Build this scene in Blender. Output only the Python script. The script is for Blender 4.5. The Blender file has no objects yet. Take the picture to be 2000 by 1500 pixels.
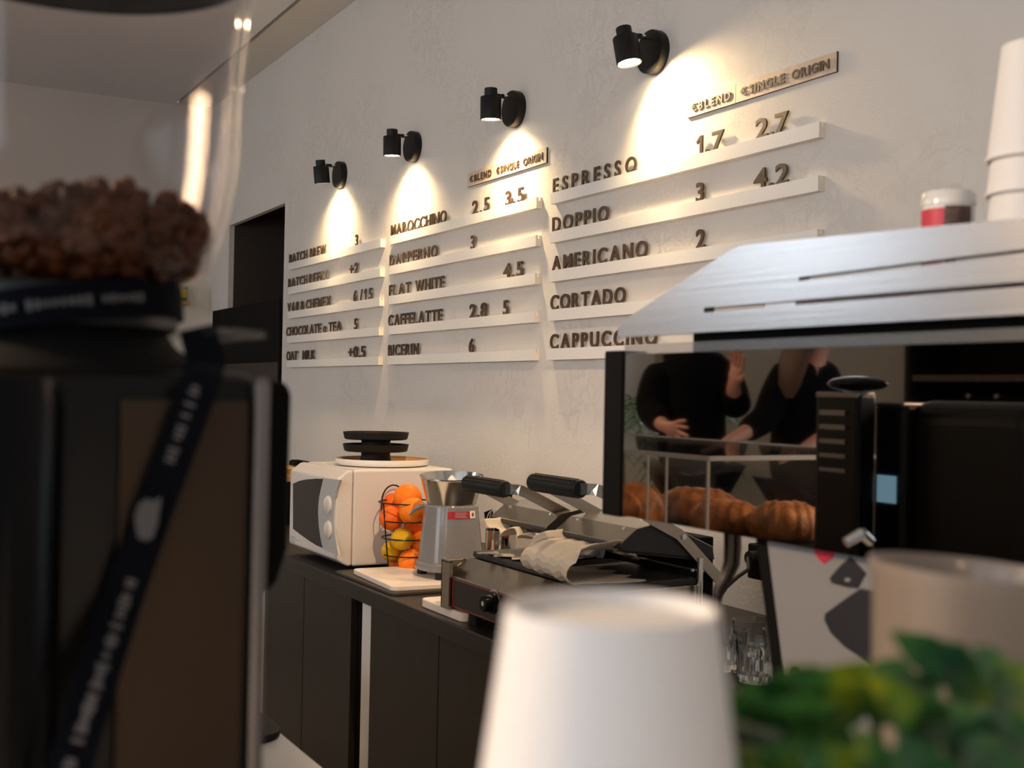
import bpy, bmesh, math, random
from mathutils import Vector, Matrix, Euler
random.seed(7)
S = bpy.context.scene
COL = S.collection
# ------------------------------------------------------------------ camera
YAW, PITCH, ROLL, FPX = .5039, .0074, .0196, 2340.0
CAM = Vector((0, -1.86, 1.40))
_c, _s = math.cos(YAW), math.sin(YAW)
_d = Vector((-_c, _s, 0)); _r = Vector((_s, _c, 0)); _u = Vector((0, 0, 1))
_d2 = _d*math.cos(PITCH)+_u*math.sin(PITCH); _u2 = _u*math.cos(PITCH)-_d*math.sin(PITCH)
CR = _r*math.cos(ROLL)+_u2*math.sin(ROLL); CU = _u2*math.cos(ROLL)-_r*math.sin(ROLL); CD = _d2
cam = bpy.data.cameras.new('camera'); co = bpy.data.objects.new('camera', cam); COL.objects.link(co)
co.matrix_world = Matrix(((CR.x, CU.x, -CD.x, CAM.x), (CR.y, CU.y, -CD.y, CAM.y), (CR.z, CU.z, -CD.z, CAM.z), (0, 0, 0, 1)))
cam.sensor_width = 36; cam.lens = FPX/2000*36; cam.clip_start = .02
cam.dof.use_dof = True; cam.dof.focus_distance = 3.7; cam.dof.aperture_fstop = 9.2
S.camera = co
# ------------------------------------------------------------------ light and exposure
W = bpy.data.worlds.new('world'); S.world = W; W.use_nodes = True
W.node_tree.nodes['Background'].inputs[0].default_value = (.93, .95, 1, 1)
W.node_tree.nodes['Background'].inputs[1].default_value = .22
S.view_settings.view_transform = 'Standard'; S.view_settings.look = 'None'
S.view_settings.gamma = 1; S.view_settings.use_curve_mapping = False
S.view_settings.exposure = 0.36
SPOT_W = 36.0; WINDOW_E = 2.9; FAR_WINDOW_E = 7.8; ADDED_SPOT_W = 118.0; PENDANT_W = (18.0, 35.0, 10.0)
def light(kind, name, loc, power, colour, aim=None, **kw):
    l = bpy.data.lights.new(name, kind); l.energy = power; l.color = colour
    for k, v in kw.items(): setattr(l, k, v)
    o = bpy.data.objects.new(name, l); COL.objects.link(o); o.location = loc
    if aim is not None: o.rotation_euler = (Vector(aim)-Vector(loc)).to_track_quat('-Z', 'Y').to_euler()
    return o
# ------------------------------------------------------------------ pixel to place helpers (2000 x 1500 frame)
def ray(x, y): return CD + CR*((x-1000)/FPX) - CU*((y-750)/FPX)
def at(x, y, z): return CAM + ray(x, y)*z
def onY(x, y, Y): k = ray(x, y); return CAM + k*((Y-CAM.y)/k.y)
def onZ(x, y, Z): k = ray(x, y); return CAM + k*((Z-CAM.z)/k.z)
def onX(x, y, X): k = ray(x, y); return CAM + k*((X-CAM.x)/k.x)
def XU(u, Y, Z):
    lo, hi = -12.0, -.2
    for _ in range(50):
        m = (lo+hi)/2; q = Vector((m, Y, Z))-CAM
        if q.dot(CD) > .05 and 1000+FPX*q.dot(CR)/q.dot(CD) > u: hi = m
        else: lo = m
    return lo
# ------------------------------------------------------------------ materials
def nodes(name):
    m = bpy.data.materials.new(name); m.use_nodes = True
    return m, m.node_tree, m.node_tree.nodes['Principled BSDF']
def mat(name, col, rough=.5, metal=0, bump=0, bscale=60, var=0, vscale=8, spec=.5, coat=0, trans=0, sss=0, stretch=None, emis=None, estr=0, aniso=0):
    m, t, b = nodes(name); N = t.nodes; L = t.links
    b.inputs['Base Color'].default_value = (*col, 1); b.inputs['Roughness'].default_value = rough
    b.inputs['Metallic'].default_value = metal; b.inputs['Specular IOR Level'].default_value = spec
    b.inputs['Coat Weight'].default_value = coat; b.inputs['Transmission Weight'].default_value = trans
    if sss: b.inputs['Subsurface Weight'].default_value = sss; b.inputs['Subsurface Radius'].default_value = (.02, .01, .006)
    if emis: b.inputs['Emission Color'].default_value = (*emis, 1); b.inputs['Emission Strength'].default_value = estr
    tc = N.new('ShaderNodeTexCoord'); mp = N.new('ShaderNodeMapping'); L.new(tc.outputs['Object'], mp.inputs[0])
    if stretch: mp.inputs['Scale'].default_value = stretch
    if var:
        n = N.new('ShaderNodeTexNoise'); n.inputs['Scale'].default_value = vscale; n.inputs['Detail'].default_value = 5; L.new(mp.outputs[0], n.inputs[0])
        r = N.new('ShaderNodeValToRGB'); e = r.color_ramp.elements
        e[0].position = .3; e[1].position = .7
        e[0].color = (*[c*(1-var) for c in col], 1); e[1].color = (*[min(1, c*(1+var)) for c in col], 1)
        L.new(n.outputs['Fac'], r.inputs[0]); L.new(r.outputs[0], b.inputs['Base Color'])
    if bump:
        n = N.new('ShaderNodeTexNoise'); n.inputs['Scale'].default_value = bscale; n.inputs['Detail'].default_value = 4; L.new(mp.outputs[0], n.inputs[0])
        bp = N.new('ShaderNodeBump'); bp.inputs['Strength'].default_value = bump; bp.inputs['Distance'].default_value = .002
        L.new(n.outputs['Fac'], bp.inputs['Height']); L.new(bp.outputs[0], b.inputs['Normal'])
    return m
def plaster(name, col, strength):
    m, t, b = nodes(name); N = t.nodes; L = t.links
    b.inputs['Base Color'].default_value = (*col, 1); b.inputs['Roughness'].default_value = .85; b.inputs['Specular IOR Level'].default_value = .25
    g = N.new('ShaderNodeNewGeometry')
    fine = N.new('ShaderNodeTexNoise'); fine.inputs['Scale'].default_value = 160; fine.inputs['Detail'].default_value = 3
    mid = N.new('ShaderNodeTexNoise'); mid.inputs['Scale'].default_value = 17; mid.inputs['Detail'].default_value = 8; mid.inputs['Roughness'].default_value = .66; mid.inputs['Distortion'].default_value = .5
    rg = N.new('ShaderNodeValToRGB'); rg.color_ramp.elements[0].position = .49; rg.color_ramp.elements[1].position = .56   # trowel ridges
    rg.color_ramp.elements.new(.525).color = (1, 1, 1, 1); rg.color_ramp.elements[2].color = (.35, .35, .35, 1); rg.color_ramp.elements[0].color = (0, 0, 0, 1)
    msk = N.new('ShaderNodeTexNoise'); msk.inputs['Scale'].default_value = 2.6; msk.inputs['Detail'].default_value = 2
    mr = N.new('ShaderNodeValToRGB'); mr.color_ramp.elements[0].position = .44; mr.color_ramp.elements[1].position = .6
    for n in (fine, mid, msk): L.new(g.outputs['Position'], n.inputs[0])
    L.new(mid.outputs['Fac'], rg.inputs[0]); L.new(msk.outputs['Fac'], mr.inputs[0])
    mul = N.new('ShaderNodeMath'); mul.operation = 'MULTIPLY'; L.new(rg.outputs[0], mul.inputs[0]); L.new(mr.outputs[0], mul.inputs[1])
    f2 = N.new('ShaderNodeMath'); f2.operation = 'MULTIPLY_ADD'; L.new(fine.outputs['Fac'], f2.inputs[0]); f2.inputs[1].default_value = .35; L.new(mul.outputs[0], f2.inputs[2])
    bp = N.new('ShaderNodeBump'); bp.inputs['Strength'].default_value = strength; bp.inputs['Distance'].default_value = .004
    L.new(f2.outputs[0], bp.inputs['Height']); L.new(bp.outputs[0], b.inputs['Normal'])
    return m
def clear(name, tint, gloss=.10, rough=.02, ior=1.45):
    # thin clear plastic or glass wall: mostly transparent, glossy towards grazing angles
    m = bpy.data.materials.new(name); m.use_nodes = True; t = m.node_tree; N = t.nodes; L = t.links; N.clear()
    o = N.new('ShaderNodeOutputMaterial'); mx = N.new('ShaderNodeMixShader'); tr = N.new('ShaderNodeBsdfTransparent'); gl = N.new('ShaderNodeBsdfGlossy')
    tr.inputs[0].default_value = (*tint, 1); gl.inputs['Color'].default_value = (1, 1, 1, 1); gl.inputs['Roughness'].default_value = rough
    lw = N.new('ShaderNodeLayerWeight'); lw.inputs[0].default_value = .5
    pw = N.new('ShaderNodeMath'); pw.operation = 'POWER'; L.new(lw.outputs['Facing'], pw.inputs[0]); pw.inputs[1].default_value = 5.0
    ad = N.new('ShaderNodeMath'); ad.operation = 'MULTIPLY_ADD'; ad.use_clamp = True; L.new(pw.outputs[0], ad.inputs[0]); ad.inputs[1].default_value = .8; ad.inputs[2].default_value = gloss
    L.new(ad.outputs[0], mx.inputs[0]); L.new(tr.outputs[0], mx.inputs[1]); L.new(gl.outputs[0], mx.inputs[2]); L.new(mx.outputs[0], o.inputs[0])
    return m
def glow(name, col, e):
    m = bpy.data.materials.new(name); m.use_nodes = True; t = m.node_tree; t.nodes.clear()
    o = t.nodes.new('ShaderNodeOutputMaterial'); em = t.nodes.new('ShaderNodeEmission'); em.inputs[0].default_value = (*col, 1); em.inputs[1].default_value = e
    t.links.new(em.outputs[0], o.inputs[0]); return m
M = dict(
 plaster=plaster('wall_plaster', (.75, .70, .65), .42), plain=plaster('smooth_plaster', (.75, .70, .64), .15),
 backwall=mat('customer_wall_paint', (.36, .31, .25), .8, bump=.1), ceil=mat('ceiling_paint', (.82, .80, .79), .8, bump=.1, bscale=90),
 floor=mat('concrete_floor', (.36, .33, .30), .5, var=.2, vscale=3, bump=.1),
 white=mat('white_lacquer', (.80, .78, .77), .45, bump=.04, bscale=120), railend=mat('rail_end_face', (.86, .79, .68), .6, bump=.2),
 walnut=mat('walnut_wood', (.062, .036, .022), .5, var=.45, vscale=26, bump=.2, bscale=90, stretch=(1, 4, 1)),
 ply=mat('birch_plywood', (.62, .47, .36), .55, var=.12, vscale=30, bump=.1, stretch=(1, 6, 1)), burnt=mat('laser_burnt_edge', (.04, .025, .02), .7),
 black=mat('satin_black_paint', (.007, .0065, .0065), .45, spec=.3, bump=.05, bscale=200), matt=mat('matt_black', (.004, .0036, .0036), .75, spec=.12, bump=.1, bscale=150),
 blackgloss=mat('gloss_black', (.002, .002, .0025), .25, spec=.14, bump=.01), rubber=mat('black_rubber', (.007, .007, .0075), .6, spec=.3, bump=.1),
 cabinet=mat('dark_brown_laminate', (.016, .011, .008), .36, spec=.3, var=.15, vscale=40, bump=.03, stretch=(1, 1, .2)),
 counter=mat('dark_laminate_top', (.014, .011, .010), .38, spec=.35, var=.15, vscale=60, bump=.04),
 steel=mat('polished_steel', (.62, .60, .57), .14, metal=1, bump=.02, bscale=30), brushed=mat('brushed_steel', (.46, .45, .455), .27, metal=1, bump=.05, bscale=300, stretch=(.02, 1, 1)),
 darkmetal=mat('smoked_metal', (.10, .075, .06), .25, metal=1, bump=.02), chrome=mat('chrome', (.75, .74, .72), .06, metal=1, bump=.01), mirror=mat('dark_mirror_panel', (.58, .55, .52), .025, metal=1, bump=.004, bscale=3),
 mwhite=mat('microwave_white', (.70, .65, .61), .35, coat=.3, bump=.02), mgrey=mat('microwave_panel_grey', (.46, .45, .44), .4, bump=.03),
 mwin=mat('microwave_window', (.022, .017, .014), .25, spec=.3, bump=.01),
 shadedwhite=mat('shaded_white_glaze', (.29, .22, .17), .35, coat=.3, bump=.01), porcelain=mat('white_porcelain', (.82, .78, .74), .2, coat=.5, bump=.01), tan=mat('tan_glaze', (.52, .30, .12), .3, var=.15, bump=.03),
 stone=mat('black_stoneware', (.008, .0065, .0055), .6, spec=.25, bump=.15, bscale=220),
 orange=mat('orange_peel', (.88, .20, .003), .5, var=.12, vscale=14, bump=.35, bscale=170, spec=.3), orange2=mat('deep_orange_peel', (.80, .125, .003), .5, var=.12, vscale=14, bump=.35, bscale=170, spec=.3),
 lemon=mat('lemon_peel', (.66, .38, .006), .5, var=.15, vscale=14, bump=.3, bscale=150, spec=.3),
 juicer=mat('grey_enamel', (.20, .197, .20), .2, coat=.5, var=.06, vscale=200, bump=.01), red=mat('red_label', (.36, .02, .03), .25, var=.2, vscale=60, bump=.01),
 board=mat('white_chopping_board', (.80, .70, .62), .5, var=.04, vscale=20, bump=.1), mattray=mat('dark_slate_mat', (.045, .035, .030), .6, bump=.2),
 parchment=mat('parchment_paper', (.58, .50, .41), .7, var=.05, bump=.2, bscale=50), toast=mat('toasted_crust', (.36, .12, .04), .6, var=.5, vscale=40, bump=.6, bscale=60),
 grillsteel=mat('grill_steel', (.46, .42, .36), .22, metal=1, var=.1, vscale=10, bump=.03), castiron=mat('cast_iron', (.02, .018, .017), .5, bump=.3, bscale=120),
 panel=mat('control_panel_film', (.009, .005, .005), .3, bump=.02), printed=mat('printed_mark', (.40, .40, .40), .5, bump=.02), amber=mat('amber_mark', (.45, .17, .02), .5, bump=.02),
 woodlight=mat('light_wood', (.50, .28, .11), .5, var=.3, vscale=20, bump=.15, stretch=(1, 1, 5)),
 paper=mat('white_paper_cup', (.86, .82, .79), .55, sss=.12, bump=.03, bscale=90), printred=mat('red_print', (.62, .04, .07), .5, bump=.02), printbrown=mat('brown_print', (.10, .055, .04), .5, var=.6, vscale=120, bump=.02),
 slab=mat('pale_grey_enamel', (.25, .245, .25), .45, bump=.02), logored=mat('red_enamel', (.50, .03, .06), .4, bump=.02), logodark=mat('dark_enamel', (.022, .022, .028), .4, bump=.02),
 bean=mat('roasted_bean', (.078, .023, .006), .45, spec=.25, var=.6, vscale=45, bump=.2, bscale=80), strap=mat('navy_black_webbing', (.0035, .004, .0065), .85, spec=.06, bump=.4, bscale=400), print=mat('white_thread_print', (.085, .082, .085), .7, bump=.2),
 grinder=mat('grinder_black_shell', (.004, .0034, .003), .32, spec=.25, bump=.03), grindface=mat('grinder_bronze_face', (.045, .027, .015), .42, metal=.6, bump=.05, bscale=300, stretch=(.05, 1, 1)), trimsteel=mat('satin_trim', (.22, .20, .19), .35, metal=1, bump=.03),
 leaf=None, stem=mat('plant_stem', (.10, .16, .03), .6, bump=.2), soil=mat('potting_soil', (.03, .02, .014), .9, bump=.8, bscale=60), terracotta=mat('grey_pot', (.30, .28, .26), .7, bump=.2),
 skin=mat('skin', (.52, .25, .18), .5, sss=.1, bump=.1, bscale=120), knit=mat('black_knit', (.004, .004, .005), .95, spec=.05, bump=.5, bscale=260), denim=mat('dark_trousers', (.006, .006, .009), .95, spec=.05, bump=.4, bscale=240), tee=mat('white_collar_cotton', (.55, .48, .44), .8, bump=.2),
 hair=mat('brown_hair', (.075, .034, .018), .5, var=.5, vscale=60, bump=.6, bscale=90, stretch=(8, 8, .6)), hairdark=mat('dark_hair', (.02, .013, .01), .5, bump=.6, bscale=90, stretch=(8, 8, .6)), shoe=mat('shoe_leather', (.02, .018, .016), .5, bump=.1),
 crust=mat('croissant_crust', (.38, .135, .035), .45, var=.6, vscale=34, bump=1.0, bscale=90, stretch=(1, 2.5, 1)),
 screen=mat('blue_screen', (.05, .1, .14), .3, emis=(.30, .55, .72), estr=.45, bump=.01), bar=mat('white_bar_top', (.80, .77, .78), .3, coat=.3, bump=.01),
 can=mat('green_can', (.03, .22, .06), .35, var=.4, vscale=30, bump=.02), canlabel=mat('yellow_print', (.6, .45, .05), .5, bump=.02),
 acrylic=clear('clear_acrylic', (.97, .97, .96), .015), acedge=clear('acrylic_edge', (.70, .68, .66), .10, .3), hopper=clear('smoky_clear_plastic', (.90, .89, .895), .010, .07), glass=mat('tumbler_glass', (.93, .95, .95), .02, trans=1, bump=.01),
)
def leafmat():
    m, t, b = nodes('variegated_leaf'); N = t.nodes; L = t.links
    tc = N.new('ShaderNodeTexCoord'); n = N.new('ShaderNodeTexNoise'); n.inputs['Scale'].default_value = 38; L.new(tc.outputs['Object'], n.inputs[0])
    r = N.new('ShaderNodeValToRGB'); e = r.color_ramp.elements
    e[0].position = .34; e[0].color = (.022, .095, .042, 1); e[1].position = .68; e[1].color = (.34, .40, .006, 1); e.new(.52).color = (.055, .18, .035, 1)
    L.new(n.outputs['Fac'], r.inputs[0]); L.new(r.outputs[0], b.inputs['Base Color']); b.inputs['Roughness'].default_value = .32; b.inputs['Coat Weight'].default_value = .4; b.inputs['Coat Roughness'].default_value = .3
    tl = N.new('ShaderNodeBsdfTranslucent'); L.new(r.outputs[0], tl.inputs[0]); mx = N.new('ShaderNodeMixShader'); mx.inputs[0].default_value = .4
    o = N['Material Output']; L.new(b.outputs[0], mx.inputs[1]); L.new(tl.outputs[0], mx.inputs[2]); L.new(mx.outputs[0], o.inputs[0])
    return m
M['leaf'] = leafmat()
M['lampglow'] = glow('lamp_lens_glow', (1, .80, .50), 40); M['pendglow'] = glow('pendant_bulb_glow', (1, .72, .42), 7); M['sky'] = glow('daylight_sky', (.78, .89, 1.0), WINDOW_E); M['skyfar'] = glow('bright_daylight_sky', (.80, .90, 1.0), FAR_WINDOW_E)
# ------------------------------------------------------------------ mesh helpers
class MB:
    def __init__(s): s.bm = bmesh.new()
    def box(s, x0, x1, y0, y1, z0, z1, mx=None):
        p = [Vector((x, y, z)) for x in (x0, x1) for y in (y0, y1) for z in (z0, z1)]
        if mx is not None: p = [mx @ q for q in p]
        v = [s.bm.verts.new(q) for q in p]
        for f in ((0, 1, 3, 2), (4, 6, 7, 5), (0, 4, 5, 1), (2, 3, 7, 6), (0, 2, 6, 4), (1, 5, 7, 3)): s.bm.faces.new([v[i] for i in f])
        return s
    def rings(s, rows, cap0=True, cap1=True, closed=False):
        R = [[s.bm.verts.new(p) for p in r] for r in rows]
        n = len(R[0]); k = len(R)
        for i in range(k if closed else k-1):
            a, b = R[i], R[(i+1) % k]
            for j in range(n): s.bm.faces.new((a[j], a[(j+1) % n], b[(j+1) % n], b[j]))
        if not closed:
            if cap0: s.bm.faces.new(R[0][::-1])
            if cap1: s.bm.faces.new(R[-1])
        return s
    def lathe(s, prof, n=40, c=(0, 0, 0), mx=None, close=False):
        c = Vector(c); rows = []
        for r, z in prof:
            q = [Vector((r*math.cos(2*math.pi*j/n), r*math.sin(2*math.pi*j/n), z)) for j in range(n)]
            if mx is not None: q = [mx @ p for p in q]
            rows.append([p+c for p in q])
        return s.rings(rows, not close, not close, close)
    def tube(s, pts, r, n=10, closed=False, flat=None):
        pts = [Vector(p) for p in pts]; k = len(pts); rows = []; up = None
        for i in range(k):
            if closed: t = pts[(i+1) % k]-pts[i-1]
            else: t = pts[min(i+1, k-1)]-pts[max(i-1, 0)]
            t.normalize()
            if up is None: up = Vector((0, 0, 1)) if abs(t.z) < .9 else Vector((0, 1, 0))
            a = t.cross(up).normalized(); b = a.cross(t).normalized(); up = b
            rr = r[i] if isinstance(r, (list, tuple)) else r
            rows.append([pts[i]+a*(rr*math.cos(2*math.pi*j/n))+b*(rr*(flat or 1)*math.sin(2*math.pi*j/n)) for j in range(n)])
        return s.rings(rows, True, True, closed)
    def cyl(s, p0, p1, r0, r1=None, n=28): return s.tube([p0, p1], [r0, r0 if r1 is None else r1], n)
    def ell(s, c, rx, ry, rz, n=20, m=12, mx=None):
        rows = []
        for i in range(1, m):
            a = math.pi*i/m
            rows.append([Vector((rx*math.sin(a)*math.cos(2*math.pi*j/n), ry*math.sin(a)*math.sin(2*math.pi*j/n), -rz*math.cos(a))) for j in range(n)])
        if mx is not None: rows = [[mx @ p for p in r] for r in rows]
        return s.rings([[p+Vector(c) for p in r] for r in rows])
    def prism(s, poly, off):
        off = Vector(off); a = [s.bm.verts.new(p) for p in poly]; b = [s.bm.verts.new(Vector(p)+off) for p in poly]; n = len(a)
        s.bm.faces.new(a); s.bm.faces.new(b[::-1])
        for i in range(n): s.bm.faces.new((a[i], b[i], b[(i+1) % n], a[(i+1) % n]))
        return s
    def move(s, v):
        for q in s.bm.verts: q.co += Vector(v)
        return s
def origin(o):
    m = Matrix.Identity(4)
    while o is not None: m = Matrix.Translation(o.location) @ o.rotation_euler.to_matrix().to_4x4() @ m; o = o.parent
    return m
def obj(name, mb, m, parent=None, loc=(0, 0, 0), bevel=0, smooth=True, world=False, angle=35, seg=2, label=None):
    """links ONE mesh object; world=True: the mesh was laid out in world space and is brought into its parent's space"""
    bm = mb.bm; bmesh.ops.recalc_face_normals(bm, faces=bm.faces)
    if world:
        inv = (origin(parent) if parent else Matrix.Translation(Vector(loc))).inverted(); bm.transform(inv)
    me = bpy.data.meshes.new(name); bm.to_mesh(me); bm.free()
    if smooth:
        me.polygons.foreach_set('use_smooth', [True]*len(me.polygons)); me.set_sharp_from_angle(angle=math.radians(angle))
    o = bpy.data.objects.new(name, me); COL.objects.link(o)
    me.materials.append(M[m] if isinstance(m, str) else m)
    if parent: o.parent = parent
    if not (world and parent): o.location = loc
    if bevel:
        b = o.modifiers.new('bevel', 'BEVEL'); b.width = bevel; b.segments = seg; b.limit_method = 'ANGLE'; b.harden_normals = False
    if label: o['label'] = label
    return o
def tag(o, label, cat, group=None, kind=None):
    o['label'] = label; o['category'] = cat
    if group: o['group'] = group
    if kind: o['kind'] = kind
    return o
def thing(name, label, cat, loc=(0, 0, 0), rot=(0, 0, 0), group=None):
    o = bpy.data.objects.new(name, None); COL.objects.link(o); o.empty_display_size = .05
    o.location = loc; o.rotation_euler = rot; return tag(o, label, cat, group)
def struct(name, mb, m, parent=None, label=None, **kw):
    o = obj(name, mb, m, parent, **kw)
    if not parent: o['kind'] = 'structure'
    if label: o['label'] = label
    return o
def dup(root, loc, label=None, rot=None):
    r = root.copy(); COL.objects.link(r); r.location = loc
    if rot is not None: r.rotation_euler = rot
    if label: r['label'] = label
    for ch in list(root.children):
        c = ch.copy(); COL.objects.link(c); c.parent = r
        for g in list(ch.children): k = g.copy(); COL.objects.link(k); k.parent = c
    return r
ORD = ['first', 'second', 'third', 'fourth', 'fifth', 'sixth', 'seventh', 'eighth', 'ninth', 'tenth', 'eleventh', 'twelfth', 'thirteenth', 'fourteenth', 'fifteenth']
def ringpts(c, r, n=40, sy=1.0): return [Vector((c[0]+r*math.cos(2*math.pi*i/n), c[1]+r*sy*math.sin(2*math.pi*i/n), c[2])) for i in range(n)]
# ================================================================== the room
X0, X1, YB, ZC = -7.14, 3.6, -5.6, 3.07
DX0, DX1, DZ = -6.731, -5.732, 2.317
b = MB(); b.box(X0, DX0, 0, .03, 0, ZC); b.box(DX0, DX1, 0, .03, DZ, ZC); b.box(DX1, X1, 0, .03, 0, ZC)
struct('wall_right', b, 'plaster', smooth=False, label='pale rough plaster wall behind the coffee menu')
struct('wall_end', MB().box(X0-.2, X0, YB-.2, .25, 0, ZC), 'plain', smooth=False)
struct('floor', MB().box(X0-.2, X1, YB-.2, 1.6, -.1, 0), 'floor', smooth=False)
yd = onZ(470, 88, ZC).y
struct('trim_1', MB().box(X0, X1, yd+.030, 0, ZC, ZC+.1), 'plain', smooth=False, label='narrow plastered ceiling strip along the menu wall')
struct('ceiling', MB().box(X0, X1, YB, yd, ZC-.012, ZC+.1), 'ceil', smooth=False)
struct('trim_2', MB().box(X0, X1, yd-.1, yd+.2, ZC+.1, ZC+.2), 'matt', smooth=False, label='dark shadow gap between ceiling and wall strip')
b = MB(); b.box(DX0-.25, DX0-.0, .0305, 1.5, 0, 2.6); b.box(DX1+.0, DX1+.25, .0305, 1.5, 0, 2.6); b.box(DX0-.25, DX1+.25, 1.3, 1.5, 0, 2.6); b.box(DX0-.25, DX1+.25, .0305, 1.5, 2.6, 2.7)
struct('wall_recess', b, mat('dark_recess', (.055, .042, .033), .8, bump=.1), smooth=False, label='dark walls behind the doorway')  # recess walls in one even dark colour
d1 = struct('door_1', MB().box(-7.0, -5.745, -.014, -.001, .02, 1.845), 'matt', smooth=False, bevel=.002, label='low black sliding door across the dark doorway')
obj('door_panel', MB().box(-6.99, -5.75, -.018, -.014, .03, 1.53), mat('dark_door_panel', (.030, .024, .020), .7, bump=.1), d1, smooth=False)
# customers' side: wall with windows
wins = [(-6.35, -5.05, 1.95, 2.95), (-2.8, -1.0, 1.0, 2.9), (-.7, 1.1, 1.0, 2.9), (1.4, 3.2, 1.0, 2.9)]
b = MB(); xs = X0
for x0, x1, z0, z1 in wins:
    b.box(xs, x0, YB-.2, YB, 0, ZC); b.box(x0, x1, YB-.2, YB, 0, z0); b.box(x0, x1, YB-.2, YB, z1, ZC); xs = x1
b.box(xs, X1, YB-.2, YB, 0, ZC); struct('wall_left', b, 'backwall', smooth=False)
for k, (x0, x1, z0, z1) in enumerate(wins, 1):
    f = MB(); t = .05
    f.box(x0, x0+t, YB-.12, YB-.04, z0, z1); f.box(x1-t, x1, YB-.12, YB-.04, z0, z1); f.box(x0, x1, YB-.12, YB-.04, z0, z0+t); f.box(x0, x1, YB-.12, YB-.04, z1-t, z1)
    f.box((x0+x1)/2-.02, (x0+x1)/2+.02, YB-.12, YB-.04, z0, z1)
    w = struct('window_%d' % k, f, 'black', smooth=False)
    obj('pane', MB().box(x0+.01, x1-.01, YB-.16, YB-.14, z0+.01, z1-.01), 'skyfar' if k == 1 else 'sky', w, smooth=False)
# ================================================================== menu rails and letters
COLX = [-5.597, -4.353, -3.1203]; RL = 1.150; RZ = [1.40+.5722-.1177*k for k in range(5)]; RH = .034
COLN = ['far', 'middle', 'near']; ROWN = ['topmost', 'second', 'third', 'fourth', 'lowest']
prof = [(-.020, 0), (-.020, RH), (-.0123, RH), (-.0123, .024), (-.0083, .024), (-.0083, RH), (0, RH), (0, 0)]
def rail_mesh():
    mb = MB().prism([Vector((0, y, z)) for y, z in prof], (RL, 0, 0)); return mb
rail0 = None
for c in range(3):
    for k in range(5):
        if rail0 is None:
            o = rail0 = obj('menu_rail', rail_mesh(), 'white', smooth=False); o.data.materials.append(M['railend'])
            for p in o.data.polygons:
                if abs(p.normal.x) > .9: p.material_index = 1  # end faces lighter and warmer than the rail
        else: o = rail0.copy(); COL.objects.link(o)
        o.location = (COLX[c], 0, RZ[k])
        tag(o, f'white grooved wooden letter rail, {ROWN[k]} of five in the {COLN[c]} menu column', 'rail', 'menu letter rails')
GL = {}
def glyph(ch, bold=.020):
    key = (ch, bold)
    if key not in GL:
        cu = bpy.data.curves.new('glyph', 'FONT'); cu.body = 'C' if ch == '€' else ch; cu.size = 1; cu.extrude = .035; cu.offset = bold if ch != '€' else min(bold, .014); cu.resolution_u = 4
        t = bpy.data.objects.new('glyph', cu); COL.objects.link(t); bpy.context.view_layer.update()
        me = bpy.data.meshes.new_from_object(t.evaluated_get(bpy.context.evaluated_depsgraph_get()))
        bpy.data.objects.remove(t); bpy.data.curves.remove(cu)
        if ch == '€':
            bm = bmesh.new(); bm.from_mesh(me); tmp = MB(); tmp.bm.free(); tmp.bm = bm; x9 = max(v.co.x for v in bm.verts)
            for z9 in (.27, .40): tmp.box(-.07, x9*.72, z9, z9+.06, -.034, .034)
            bm.to_mesh(me); bm.free()
        if ch == '1':   # upright with a flag, as on the menu
            bm = bmesh.new(); h = .70; P1 = [(.0, .50), (.16, h), (.27, h), (.27, 0), (.155, 0), (.155, .56), (.05, .41)]
            a = [bm.verts.new((x, y, -.035)) for x, y in P1]; e = [bm.verts.new((x, y, .035)) for x, y in P1]; bm.faces.new(a[::-1]); bm.faces.new(e)
            for i in range(7): bm.faces.new((a[i], a[(i+1) % 7], e[(i+1) % 7], e[i]))
            bmesh.ops.recalc_face_normals(bm, faces=bm.faces); bm.to_mesh(me); bm.free()
        xs = [v.co.x for v in me.vertices]; x0, x1 = min(xs), max(xs)
        for v in me.vertices: v.co.x -= x0
        me.transform(Matrix.Rotation(math.pi/2, 4, 'X')); me.materials.clear(); me.materials.append(M['walnut'])
        GL[key] = (me, x1-x0)
    return GL[key]
CAPU = max(v.co.z for v in glyph('H')[0].vertices)      # cap height of the unit glyph
def fit(text, W, cap, bold=.020):
    k = cap/CAPU; ws = [glyph(c, bold)[1]*k for c in text]; g = (.10 if '.' not in text else .05)*cap
    sx = (W-g*(len(text)-1))/sum(ws); sx = max(.82, min(1.12 if '.' not in text else 1.4, sx))
    if len(text) > 1: g = (W-sx*sum(ws))/(len(text)-1)
    out = []; x = 0
    for c, w in zip(text, ws): out.append((c, x, k, sx)); x += w*sx+g
    return out
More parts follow.
